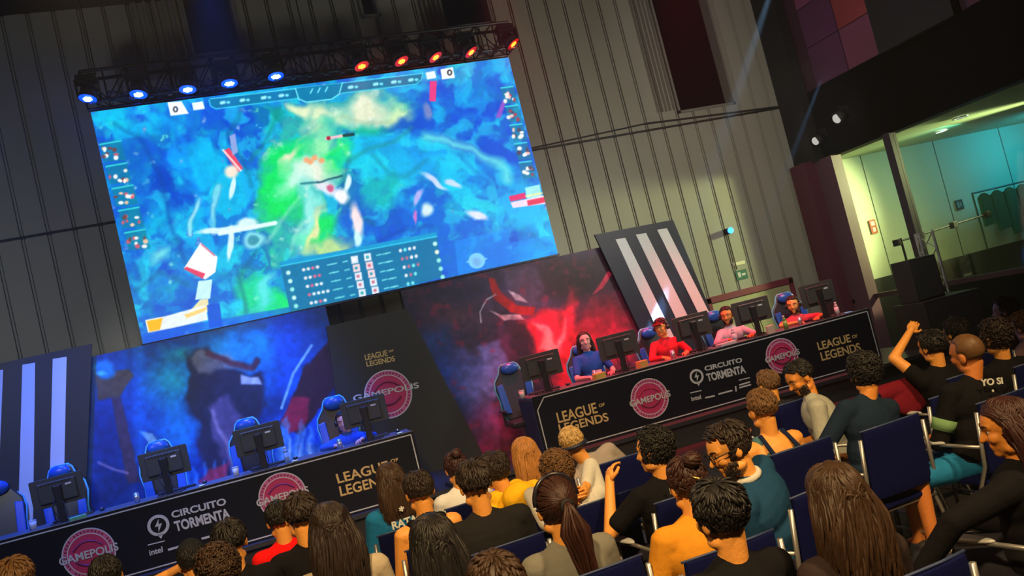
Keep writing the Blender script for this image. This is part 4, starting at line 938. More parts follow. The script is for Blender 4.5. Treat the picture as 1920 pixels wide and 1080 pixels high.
# beamlet light on wall and small ceiling fittings
P = atY(1370, 432, WY-.15); o = empty('wall_beacon', P); tag(o, 'small blue glowing light on the rear wall above the exit sign', 'light'); MB().ell((0, 0, 0), (.055, .05, .055)).build('globe', glow('beacon', (.03, .25, 1), 5), o, True); MB().box((-.05, .03, -.05), (.05, .15, .05)).build('bracket', M_black, o); MB().tube((0, .12, -.05), (0, .12, -.7), .012, n=6).build('conduit', M_dark, o)
for i, (x, y) in enumerate([(1764, 246), (1800, 220)]):
    P = atZ(x, y, 3.66); o = empty('recessed_lamp', P); tag(o, ['white lit recessed lamp in the hall ceiling, nearer the pillar', 'dim recessed lamp in the hall ceiling, further right'][i], 'ceiling light', 'recessed lamps')
    MB().ring((0, 0, 0), (0, 0, -1), .13, .09, .015, 28).build('bezel', M_alu, o); MB().disc((0, 0, 0), (0, 0, -1), .09, .006, 24).build('diffuser', glow('lampglow%d' % i, (1, .95, .85), [4, .8][i]), o)
for i, (x, y, r) in enumerate([(1571, 222, .10), (1531, 264, .09)]):
    P = atX(x, y, SX-.25); o = empty('flood_lamp', P); tag(o, ['round floodlight with pale lens on the black fascia, upper', 'round floodlight with pale lens on the black fascia, lower beside the column'][i], 'flood light')
    MB().tube((-.02, 0, .0), (.16, 0, .06), r*1.15, r*.8, 20).build('housing', M_black, o, True); MB().disc((-.02, 0, 0), (-1, -.2, -.3), r*.8, .01, 20).build('lens', glow('flood_lens', (.9, .9, .8), .55), o); MB().box((.1, -.02, .02), (.25, .02, .2)).build('bracket', M_black, o)
# ================================================================ PEOPLE
random.seed(11)
SK = {'a': rgb(232, 160, 78), 'b': rgb(216, 140, 62), 'c': rgb(200, 122, 60), 'p': rgb(222, 160, 150)}
HR = {'black': (.010, .009, .010), 'dark': (.022, .014, .012), 'brown': (.038, .019, .010), 'lbrown': (.13, .065, .025), 'red': (.034, .010, .009), 'ginger': (.36, .15, .03), 'blond': (.45, .28, .09), 'auburn': (.036, .012, .009)}
HC = Vector((0, -.005, .030)); HRD = Vector((.083, .102, .096))
def hair_region(n, style):
    if style == 'buzz' or style == 'short' or style == 'under': return not (n.y > .30 and n.z < .62 - .0*n.y) and n.z > -.62 and not (abs(n.x) > .75 and n.z < -.1 and n.y > -.2)
    return not (n.y > .42 and n.z < .62) and n.z > -.8
def build_hair(style, col, near, rnd):
    """returns list of (name, mesh) in head space"""
    m = MB()
    def cap(f=1.0):
        def fn(d):
            h = hair_region(d, style); return f if h else .80
        return fn
    m.ell(HC, tuple(HRD), nu=26, nv=18, fn=cap(1.0 if style not in ('buzz',) else .965))
    if style == 'bald': return None
    def on(n, k=1): return HC+Vector((n.x*HRD.x, n.y*HRD.y, n.z*HRD.z))*k
    def rdir():
        while True:
            n = Vector((rnd.gauss(0, 1), rnd.gauss(0, 1), rnd.gauss(0, 1))).normalized()
            if hair_region(n, style) and not (style in ('long', 'wavy', 'longstraight', 'halfup') and n.dot(Vector((0, -.243, .970))) > .955): return n
    def lock(n, step, cnt, lift, r, wav=0, drop=0, sp=.0):
        pts = []; rs = []; q = None; ph = rnd.random()*6; tgt = None
        for k in range(cnt):
            p = on(n, (.97 if k == 0 else 1.0)+lift*k)
            pts.append(p); 
            wh = Vector((0, -.25, 1)).normalized()
            t = (n-wh*n.dot(wh)); t = t.normalized() if t.length > .05 else Vector((rnd.gauss(0, 1), rnd.gauss(0, 1), 0)).normalized()
            if n.y > .15: t = (t+Vector((.9 if n.x > 0 else -.9, -.8, -.1))*min(1, n.y*1.6)).normalized()
            t = t+Vector((rnd.gauss(0, .25), rnd.gauss(0, .25), rnd.gauss(0, .2)))*(.8 if wav else .5); t = t-n*n.dot(t)
            if t.length < .01: break
            n2 = (n+t.normalized()*step/.09).normalized()
            if drop and (n2.z < -.25 or (n2.z < .15 and abs(n2.x) > .6)): n = n2; break
            n = n2
        if drop:
            p = on(n, 1.04); q = p.copy(); steps = max(3, int(drop/.035)); ox = Vector((n.x*.35, -.15 if n.y < .3 else .05, 0))
            for k in range(steps):
                a = k/steps
                q = q+Vector((ox.x*.02*(1-a)+math.sin(ph+k*.9)*wav+rnd.gauss(0, .0015)-q.x*sp, (-.012 if (k < 3 and q.y > -.09) else -.001)+math.cos(ph+k*.8)*wav, -.035)); pts.append(q.copy())
        L = len(pts)
        if L < 2: return
        rs = [r*(.75+.35*math.sin(math.pi*(k/(L-1))**.8))*(1 if k < L-1 else .25) for k in range(L)]
        m.path(pts, rs, 5)
    D = 1 if near else .55
    if style == 'buzz': pass
    elif style == 'short':
        for k in range(int(480*D)): n = rdir(); lock(n, .013, 4, (.01+.03*rnd.random()) if n.z > .2 else .008, .0058)
    elif style == 'under':
        for k in range(int(520*D)):
            n = rdir()
            if n.z < .15 and rnd.random() < .8: continue
            lock(n, .013, 5, .015+.03*rnd.random(), .0058)
    elif style == 'curly':
        for k in range(int(620*D)):
            n = rdir(); f = 1.0+rnd.random()*.16*max(.25, min(1, n.z+.7)); c = on(n, f); a0 = rnd.random()*6.3; rr = .008+rnd.random()*.007; w = n.orthogonal().normalized(); v = n.cross(w); pts = []
            for j in range(6): a = a0+j*1.15; pts.append(c+(w*math.cos(a)+v*math.sin(a))*rr+n*(.004*j-.006)+Vector((0, 0, -.0015*j)))
            m.path(pts, [.0035, .0045, .0045, .0045, .004, .0025], 5)
    elif style == 'messy':
        for k in range(int(520*D)):
            n = rdir(); lock(n, .012, 5, .012+.045*rnd.random()*max(.2, min(1, n.z+.5)), .0055, .004)
    elif style in ('long', 'wavy', 'longstraight'):
        L_ = {'long': .30, 'wavy': .34, 'longstraight': .26}[style]; wv = .006 if style == 'wavy' else .002
        for k in range(int(640*D)):
            n = rdir(); lock(n, .02, 12, .006+.004*rnd.random(), .0058, wv*(.6+rnd.random()), L_*(.7+rnd.random()*.45), .01)
        m.capsule(HC+Vector((0, -.035, -.05)), HC+Vector((0, -.05, -.20)), .060, .035, 14)
    elif style == 'bob':
        for k in range(int(280*D)): n = rdir(); lock(n, .02, 12, .006, .009, .003, .09*(.8+rnd.random()*.5), .0)
        m.capsule(HC+Vector((0, -.03, -.03)), HC+Vector((0, -.04, -.10)), .075, .06, 14)
    elif style == 'pony':
        tie = HC+Vector((0, -.115, .01))
        for k in range(int(240*D)):
            n = rdir(); pts = []
            for j in range(6):
                a = j/5; p = on(n, 1.01).lerp(tie, a); e = p-HC; w = Vector((e.x/HRD.x, e.y/HRD.y, e.z/HRD.z)); 
                if w.length < 1.03 and a < .95: p = HC+Vector((e.x, e.y, e.z))*(1.03/max(w.length, .05))
                pts.append(p)
            m.path(pts, [.006]*5+[.004], 5)
        for k in range(int(110*D)):
            q = tie.copy(); pts = [q.copy()]; ph = rnd.random()*6; o_ = Vector((rnd.gauss(0, 1), rnd.gauss(0, 1), 0))*.012
            for j in range(11): q = q+Vector((o_.x*(.5 if j < 4 else -.15)+math.sin(ph+j)*.003+.003, (-.022 if j < 1 else .001)+o_.y*(.4 if j < 4 else -.1), -.032)); pts.append(q.copy())
            m.path(pts, [.006]+[.0075]*9+[.005, .002], 5)
    elif style == 'bun':
        for k in range(int(240*D)): n = rdir(); lock(n, .014, 5, .01, .0065, .002)
        bc = HC+Vector((0, -.085, .085)); m.ell(bc, (.042, .042, .036), nu=14, nv=10)
        for k in range(40): a = rnd.random()*6.3; b = rnd.random()*3; m.path([bc+Vector((math.cos(a+t)*.04*math.sin(b+t*.3), math.sin(a+t)*.04*math.sin(b+t*.3), math.cos(b+t*.3)*.035)) for t in (0, .5, 1, 1.5)], .005, 5)
    elif style == 'halfup':
        L_ = .30
        for k in range(int(640*D)):
            n = rdir(); lock(n, .02, 12, .006+.004*rnd.random(), .0058, .006, L_*(.7+rnd.random()*.45), .01)
        m.capsule(HC+Vector((0, -.035, -.05)), HC+Vector((0, -.05, -.20)), .060, .035, 14)
        for k in range(50): s_ = rnd.choice((-1, 1)); a = rnd.random()*.4; m.path([on(Vector((s_*(.85-.3*t), -.2-.8*t, .35+a-.35*t)).normalized(), 1.07) for t in (0, .25, .5, .75, 1)], .006, 5)
    me = m.mesh('hair', True); return me
def hand_mb(mb, W, fd, pn, side, curl=.5, s=1.0):
    """hand at wrist W, fingers pointing along fd, palm normal pn, side +1 right hand"""
    fd = fd.normalized(); pn = (pn-fd*pn.dot(fd)).normalized(); sd = fd.cross(pn)*side      # sd: towards the thumb
    c = W+fd*.045*s
    q = Matrix((sd, pn, fd)).transposed()
    mb.ell(c, (.040*s, .016*s, .052*s), M=q, nu=14, nv=10); mb.capsule(W-fd*.02, W+fd*.03*s, .026*s, .027*s, 10, 1)
    ln = [.070, .078, .073, .058]
    for i in range(4):
        off = (.027-.018*i)*s; b = W+fd*(.083-.004*abs(i-1))*s+sd*off; L_ = ln[i]*s; ang = curl*(.75+.18*i); d = fd; p = b; r = .0088*s
        for j, f in enumerate((.45, .32, .23)):
            a = ang*(.8, 1.1, .8)[j]; d = (d*math.cos(a)+pn*math.sin(a)).normalized(); n_ = p+d*L_*f; mb.capsule(p, n_, r, r*.9, 8); p = n_; r *= .9; 
            # the palm normal turns with the finger so the curl keeps closing
            pn_ = pn
    b = W+fd*.025*s+sd*.030*s; d = (fd*.65+sd*.7+pn*.3).normalized(); p = b+d*.038*s; mb.capsule(b, p, .0125*s, .011*s, 8); d = (fd*.9+sd*.15+pn*.35).normalized(); mb.capsule(p, p+d*.032*s, .011*s, .0085*s, 8)
TXT = {}
def person(px, py, Y, label, hair='short', hc='dark', top=(.02, .02, .02), sleeve='short', skin='a', face=0, lean=(0, 0), head=(0, 0, 0), arms=None, legs='seat', pants=(.02, .02, .03), shorts=False,
           eyes=False, beard=None, legyaw=0, slv=.72, extras=(), base=0.0, seatz=.46, hscale=1.0, group=None, curl=(.5, .5), P=None, hood=False, wide=1.0):
    """px,py,Y: where the photo shows the head. face: body heading in degrees (0 looks to the stage), head: (yaw, pitch, roll) of the head on top of that"""
    rnd = random.Random(int(px*7+py))
    H = P or atY(px, py, Y); near = H.length < 7 and base == 0
    rz = Matrix.Rotation(R(face), 3, 'Z')
    lv = rz@Vector((lean[0], lean[1], 0)); hip = Vector((H.x-lv.x, H.y-lv.y, 0))
    o = empty('person', (hip.x, hip.y, base), R(face)); tag(o, label, 'person', group)
    zh = H.z-base; hz = seatz+.07
    Hc = Vector((lean[0], lean[1], zh)); Hp = Vector((0, 0, hz)); sc = max(.8, min(1.12, (zh-hz)/.70))
    up = (Hc-Hp).normalized(); N = Hp+(Hc-Hp)*(1-.185/sc/(zh-hz)*sc if zh > hz+.3 else .75)
    N = Hc-up*.155*hscale
    Rh = Matrix.Rotation(R(head[0]), 3, 'Z')@Matrix.Rotation(R(head[1]), 3, 'X')@Matrix.Rotation(R(head[2]), 3, 'Y')
    X = Vector((1, 0, 0)); sw = .175*wide*min(1.05, max(.9, sc))
    side = up.cross(Vector((0, 1, 0))) if abs(up.y) < .9 else Vector((1, 0, 0)); side = Vector((0, 1, 0)).cross(up); side = side.normalized()
    if side.x < 0: side = -side
    sh = {s_: N-up*.065+side*sw*s_ for s_ in (-1, 1)}
    spine = lambda a: Hp.lerp(N, a)
    def torso(mb, g):
        q = up.to_track_quat('Z', 'Y').to_matrix(); q = Matrix((side, up.cross(side), up)).transposed()
        mb.ell(Hp+Vector((0, 0, .02)), (.165*wide+g, .125+g, .12+g), M=q); mb.ell(spine(.38), (.142*wide+g, .105+g, .17*sc+g), M=q); mb.ell(spine(.70), (.165*wide+g, .112+g, .165*sc+g), M=q)
        mb.capsule(sh[-1]+side*.02, sh[1]-side*.02, .058+g, .058+g, 14)
        mb.capsule(N-up*.06+side*.09, N+up*.0, .05+g, .046+g*.7, 12); mb.capsule(N-up*.06-side*.09, N+up*.0, .05+g, .046+g*.7, 12)
    A = {}
    arms = arms or {}
    for s_ in (-1, 1):
        k = 'R' if s_ > 0 else 'L'
        if k in arms and arms[k] is not None: e, w = arms[k][:2]; A[s_] = (Vector(e), Vector(w), arms[k][2] if len(arms[k]) > 2 else None)
        else: A[s_] = (Vector((s_*(sw+.055), .06+lean[1]*.4, sh[s_].z-.27)), Vector((s_*.09, .30+lean[1]*.5, seatz+.19)), None)
        e = A[s_][0]; v = e-sh[s_]
        e = sh[s_]+v.normalized()*min(max(v.length, .24), .30); w = A[s_][1]; v = w-e; w = e+v.normalized()*min(max(v.length, .22), .27); A[s_] = (e, w, A[s_][2])
    def arm(mb, g, upper=1.0, fore=1.0):
        for s_ in (-1, 1):
            e, w, _ = A[s_]; a = sh[s_]
            mb.capsule(a, a.lerp(e, upper), .052+g, .052+(.040-.052)*upper+g, 12)
            if upper >= 1 and fore > 0: mb.capsule(e, e.lerp(w, fore), .040+g, .040+(.027-.040)*fore+g, 12)
    kn = {}; an = {}
    for s_ in (-1, 1):
        kn[s_] = Vector((s_*.12, .43, seatz+.06)); an[s_] = Vector((s_*.13, .46+.05*s_*(rnd.random()-.5), .09))
        if legs == 'under': an[s_] = Vector((s_*.12, .30, .09))
    Rl = Matrix.Rotation(R(legyaw), 3, 'Z')
    for s_ in (-1, 1): kn[s_] = Rl@kn[s_]; an[s_] = Rl@an[s_]
    def leg(mb, g, th=1.0, ca=1.0):
        for s_ in (-1, 1):
            h = Vector((s_*.085, .02, hz-.02)); mb.capsule(h, h.lerp(kn[s_], th), .085+g, .085+(.056-.085)*th+g, 12)
            if ca > 0: mb.capsule(kn[s_], kn[s_].lerp(an[s_], ca), .054+g, .054+(.036-.054)*ca+g, 12)
    vox = .0075 if near else (.010 if base == 0 else .012)
    b = MB(); torso(b, 0); arm(b, 0); leg(b, 0)
    b.capsule(N-up*.04, Hc+Rh@Vector((0, -.02, -.055))*hscale, .056, .052, 14)
    for s_ in (-1, 1): b.capsule(an[s_], an[s_]+Vector((0, .13, -.045)), .038, .028, 10)
    def hp(v): return Hc+Rh@(Vector(v)*hscale)
    def he(c, r): b.ell(hp(c), tuple(q*hscale for q in r), M=Rh)
    he((0, -.005, .030), (.077, .096, .089)); he((0, .030, -.035), (.058, .060, .078)); he((0, .062, -.088), (.028, .024, .022)); he((0, .05, .03), (.062, .045, .06))
    b.capsule(hp((0, .088, .012)), hp((0, .108, -.026)), .010*hscale, .014*hscale, 10)
    for s_ in (-1, 1):
        he((s_*.078, -.006, -.008), (.011, .020, .032)); he((s_*.036, .062, -.022), (.026, .028, .026)); b.capsule(hp((s_*.012, .090, .024)), hp((s_*.048, .076, .028)), .011, .010, 8)
        he((s_*.047, .01, -.075), (.022, .038, .022))
    b.capsule(hp((-.018, .083, -.056)), hp((.018, .083, -.056)), .009, .009, 8); b.capsule(hp((-.015, .081, -.067)), hp((.015, .081, -.067)), .009, .009, 8)
    if not near and base > 0: pass
    me = remesh(b, vox, 2, 'body')
    hb = MB()
    for s_ in (-1, 1):
        e, w, pn = A[s_]; fd = (w-e).normalized(); pn = Vector(pn) if pn else Vector((0, -.2, -1))
        hand_mb(hb, w, fd, pn, s_, curl[0 if s_ < 0 else 1])
    me = join_mesh(me, hb, 'body')
    link_mesh('body', me, skin_mat('skin_'+skin, SK[skin]), o)
    # clothes
    tm = cloth_mat('cloth_%.3f_%.3f_%.3f' % top, top); c = MB(); torso(c, .012)
    if sleeve == 'short': arm(c, .014, slv, 0)
    elif sleeve == 'long': arm(c, .013, 1, .93)
    elif sleeve == 'half': arm(c, .014, 1, .12)
    elif sleeve == 'tank':
        c = MB(); q = Matrix((side, up.cross(side), up)).transposed(); g = .011
        c.ell(Hp+Vector((0, 0, .02)), (.165*wide+g, .125+g, .12+g), M=q); c.ell(spine(.38), (.142*wide+g, .105+g, .17*sc+g), M=q); c.ell(spine(.66), (.150*wide+g, .108+g, .15*sc+g), M=q)
        for s_ in (-1, 1): c.capsule(spine(.75)+side*.075*s_+Vector((0, -.04, 0)), N-up*.03+side*.085*s_, .06, .045, 12)
    if hood: c.ell(N-Vector((-.04, .12, .02)), (.12, .085, .095)); c.capsule(N+side*.07, N-side*.07, .062, .062)
    cm = remesh(c, vox+.001, 4, 'top'); link_mesh({'short': 't_shirt', 'tank': 'tank_top', 'long': 'sweatshirt', 'half': 't_shirt'}[sleeve], cm, tm, o)
    c = MB(); q = Matrix.Identity(3); c.ell(Hp+Vector((0, 0, 0)), (.172*wide, .135, .115)); leg(c, .016, .8 if shorts else 1, 0 if shorts else .93)
    cm = remesh(c, .014, 3, 'trousers'); link_mesh('shorts' if shorts else 'trousers', cm, cloth_mat('trousers_%.3f_%.3f' % pants[:2], pants), o)
    for s_ in (-1, 1):
        f = MB(); f.capsule(an[s_]+Vector((0, -.03, -.035)), an[s_]+Vector((0, .15, -.045)), .048, .04, 12, 1); f.box((an[s_].x-.045, an[s_].y-.07, .0), (an[s_].x+.045, an[s_].y+.19, .03)); cm = remesh(f, .012, 2, 'shoe'); link_mesh('shoe', cm, mat('shoe_dark', (.03, .03, .035), .5), o)
    # hair
    if hair != 'none':
        me = build_hair(hair, hc, near, rnd)
        Mh = Matrix.Translation(Hc)@(Rh.to_4x4()@Matrix.Scale(hscale, 4)); me.transform(Mh); link_mesh('hair', me, hair_mat('hair_'+hc, HR[hc]), o)
    if beard:
        m = MB()
        for k in range(260):
            a = R(-95+190*rnd.random()); zz = -.040-.060*rnd.random(); f = 1-.12*(-zz-.04)/.06
            q = Vector((math.sin(a)*.064*f, .024+math.cos(a)*.056*f, zz)); d_ = Vector((math.sin(a)*.004, math.cos(a)*.004, -.014)); m.path([hp(q-d_*.3), hp(q+d_*.6), hp(q+d_)], [.0045, .004, .002], 5)
        for k in range(24): m.ell(hp((-.026+k*.0022, .088-abs(k-12)*.0006, -.046)), (.006, .006, .006), nu=6, nv=4)
        link_mesh('beard', m.mesh('beard', True), hair_mat('hair_'+beard, HR[beard]), o)
    if eyes:
        for s_ in (-1, 1):
            m = MB().ell(hp((s_*.031, .073, .006)), (.0125,)*3, nu=12, nv=8); e_ = m.build('eye', mat('eye_white', (.55, .5, .45), .2), o, True)
            MB().ell(hp((s_*.031, .0815, .006)), (.006,)*3, nu=10, nv=6).build('iris', mat('iris_dark', (.02, .012, .01), .2), e_, True)
            m = MB(); m.path([hp((s_*.014, .096, .027)), hp((s_*.032, .094, .034)), hp((s_*.052, .078, .029))], .0042, 6); m.build('eyebrow', hair_mat('hair_'+hc, HR[hc]), o, True)
    ex = {}
    for x in extras:
        if x == 'glasses':
            g = MB()
            for s_ in (-1, 1):
                g.path([hp((s_*.034+math.cos(t)*.025, .104, .004+math.sin(t)*.021)) for t in np.linspace(0, 6.283, 20)], .0028, 6); g.path([hp((s_*.059, .102, .01)), hp((s_*.080, .06, .012)), hp((s_*.084, -.005, .008))], .0028, 6)
            g.path([hp((-.01, .106, .008)), hp((0, .110, .011)), hp((.01, .106, .008))], .0025, 6); g.build('glasses', M_black, o, True)
        elif x == 'collar':
            g = MB()
            g.path([N+up*.012+side*.062*math.cos(t)+Vector((0, 1, 0))*.062*math.sin(t) for t in np.linspace(0, 6.283, 24)], .017, 8); g.build('collar', cloth_mat('white_cotton', (.55, .55, .52)), o, True)
        elif x == 'headset':
            g = MB(); g.path([hp((.088*math.sin(t), -.0, .02+.105*math.cos(t))) for t in np.linspace(-1.75, 1.75, 18)], .009, 8)
            for s_ in (-1, 1): g.tube(hp((s_*.080, 0, -.005)), hp((s_*.108, 0, -.005)), .042, .036, 18)
            g.path([hp((-.098, .01, -.02)), hp((-.085, .07, -.06)), hp((-.03, .115, -.062))], .004, 6); g.build('headset', mat('headset_black', (.012, .012, .014), .35), o, True)
        elif x == 'cap':
            g = MB(); g.ell(hp((0, -.005, .04)), (.088, .107, .10), M=Rh, nu=24, nv=16, fn=lambda d: 1 if d.z > -.12 else .8); g.prism([hp((-.07, .08, .055)), hp((.07, .08, .055)), hp((.06, .165, .045)), hp((0, .18, .043)), hp((-.06, .165, .045))], Rh@Vector((0, 0, .006))); g.build('cap', cloth_mat('cap_'+x+str(hc), ex.get('capc', (.012, .014, .02)) if base == 0 else (.10, .005, .012)), o, True)
        elif x == 'bandana':
            g = MB(); g.path([hp((.088*math.sin(t), -.005+.106*math.cos(t), -.012)) for t in np.linspace(0, 6.283, 26)], .016, 8); g.build('head_strap', mat('strap_dark', (.01, .012, .03), .5), o, True)
        elif x == 'band':
            g = MB(); g.path([hp((.093*math.sin(t), -.02, .03+.105*math.cos(t))) for t in np.linspace(-1.6, 1.6, 18)], .012, 8); g.build('headband', mat('headband_dark', (.015, .012, .02), .3), o, True)
        elif x == 'hairtie':
            g = MB(); g.path([hp((.022*math.cos(t), -.128, .035+.022*math.sin(t)-.02)) for t in np.linspace(0, 6.283, 14)], .009, 8); g.build('hair_tie', M_black, o, True)
        elif x == 'clip':
            g = MB(); g.path([hp((-.03, -.105, .05)), hp((.0, -.118, .03)), hp((.03, -.115, .0)), hp((.045, -.108, -.03))], .006, 6); g.build('hair_clip', mat('gold_clip', (.7, .45, .12), .3, 1), o, True)
        elif x == 'armband':
            e, w, _ = A[-1]; a = sh[-1].lerp(e, .52); bb = sh[-1].lerp(e, .75); MB().tube(a, bb, .070, .066, 16).build('sleeve_stripe', cloth_mat('stripe_green', (.16, .30, .14)), o, True)
        elif x == 'straps':
            g = MB()
            for s_ in (-1, 1): g.path([spine(.45)+side*.10*s_+Vector((0, -.128, 0)), spine(.8)+side*.09*s_+Vector((0, -.13, 0)), N-up*.01+side*.08*s_+Vector((0, -.03, .02)), spine(.8)+side*.08*s_+Vector((0, .13, 0))], .014, 6)
            g.build('strap', cloth_mat('strap_navy', (.01, .02, .06)), o, True)
        elif x == 'hoop':
            g = MB(); g.path([hp((.082+.0*t, -.0+.018*math.sin(t), -.062+.018*math.cos(t))) for t in np.linspace(0, 6.283, 14)], .003, 5); g.build('earring', mat('gold_clip', (.7, .45, .12), .3, 1), o, True)
    for s, z_, h_, w_, mm in TXT.get((px, py), ()):
        # lettering across the back of the shirt, laid just off the cloth
        back = spine(z_)-up.cross(side).normalized()*0
        fwd = up.cross(side); fwd = fwd if fwd.y > 0 else -fwd
        c0 = spine(z_)-fwd*.142; nn = fwd
        text_on('shirt_lettering', s, c0-side*w_/2, c0+side*w_/2, c0-side*w_/2+up*h_, mm, o, -nn, .03)
    return o
# ---------------------------------------------------------------- audience chair
M_cb = mat('chair_fabric_blue', (.0, .0022, .046), .85, bump=.12, bscale=70, spec=.15); M_cf = mat('chair_frame_grey', (.33, .33, .34), .35, .7); M_arm = mat('arm_pad_grey', (.42, .43, .44), .45)
def make_chair():
    o = empty('audience_chair')
    m = MB(); 
    pts = []
    for i in range(9):
        x = -.215+.43*i/8; y = -.245-.02*(1-(x/.215)**2); pts.append((x, y))
    vs = []; fs = []; nz = 6
    for j in range(nz+1):
        z = .50+.40*j/nz; t = .045*(j/nz)
        for x, y in pts: vs.append((x*(1-.04*(j/nz)**2), y-t, z))
    for x_, y_ in ((0, .028),):
        for j in range(nz+1):
            z = .50+.40*j/nz; t = .045*(j/nz)
            for x, y in pts: vs.append((x*(1-.04*(j/nz)**2), y-t+.028, z))
    W_ = 9; K = W_*(nz+1)
    for j in range(nz):
        for i in range(8):
            a = j*W_+i; fs.append((a, a+1, a+W_+1, a+W_)); fs.append((a+K, a+K+W_, a+K+W_+1, a+K+1))
    bd = [i for i in range(W_)]+[j*W_+8 for j in range(1, nz+1)]+[nz*W_+i for i in range(7, -1, -1)]+[j*W_ for j in range(nz-1, 0, -1)]
    for a, b_ in zip(bd, bd[1:]+bd[:1]): fs.append((a, a+K, b_+K, b_))
    m.add(vs, fs); m.build('backrest', M_cb, o, True, bevel=.006)
    MB().box((-.225, -.22, .425), (.225, .22, .462)).build('seat', M_cb, o, bevel=.012)
    MB().path([(-.217, -.27, .902), (-.1, -.292, .906), (.1, -.292, .906), (.217, -.27, .902)], .006, 6).build('top_piping', mat('piping_pale', (.03, .05, .14), .5), o, True)
    for s_ in (-1, 1):
        MB().path([(s_*.262, .24, 0), (s_*.262, .215, .40), (s_*.262, .20, .655)], .012, 8).build('leg', M_cf, o, True)
        MB().path([(s_*.262, -.30, 0), (s_*.262, -.18, .40), (s_*.245, -.245, .55), (s_*.232, -.275, .86)], .012, 8).build('leg', M_cf, o, True)
        m = MB(); m.path([(s_*.262, .205, .65), (s_*.262, .05, .672), (s_*.255, -.255, .665)], .011, 8); m.build('arm_rail', M_cf, o, True)
        MB().ell((s_*.262, .115, .683), (.032, .13, .014), nu=20, nv=8).build('arm_pad', M_arm, o, True)
        MB().path([(s_*.262, .228, .16), (s_*.262, -.255, .14)], .009, 8).build('side_rail', M_cf, o, True)
    MB().path([(-.262, .21, .42), (.262, .21, .42)], .011, 8).build('cross_rail', M_cf, o); MB().path([(-.262, -.19, .41), (.262, -.19, .41)], .011, 8).build('cross_rail', M_cf, o)
    return o
chair0 = [None]
def chair(x, y, rz, label):
    if chair0[0] is None: o = make_chair(); chair0[0] = o
    else: o = copy_tree(chair0[0])
    o.location = (x, y, 0); o.rotation_euler = (0, 0, R(rz)); tag(o, label, 'chair', 'blue audience chairs'); return o
def seated(px, py, Y, label, short, crz=None, **k):
    o = person(px, py, Y, label, **k)
    f = k.get('face', 0); c = f if crz is None else crz
    chair(o.location.x+.0, o.location.y+.0, c, 'blue padded chair with grey arms under the '+short); return o
Wh = mat('shirt_white_print', (.62, .64, .62), .7); Gr = mat('shirt_gold_print', (.5, .5, .35), .7)
TXT[(733, 902)] = [('RATA', .74, .05, .17, Wh), ('*', .93, .035, .035, Wh)]
TXT[(1228, 846)] = [('Lo', .86, .05, .09, Wh), ('TJ', .66, .06, .10, Wh)]
TXT[(1815, 664)] = [('YO SI', .93, .04, .17, Wh), ('o', .84, .015, .015, Wh), ('MAKE', .55, .06, .16, Wh)]
DK = (.014, .014, .016); BK = (.006, .006, .008)
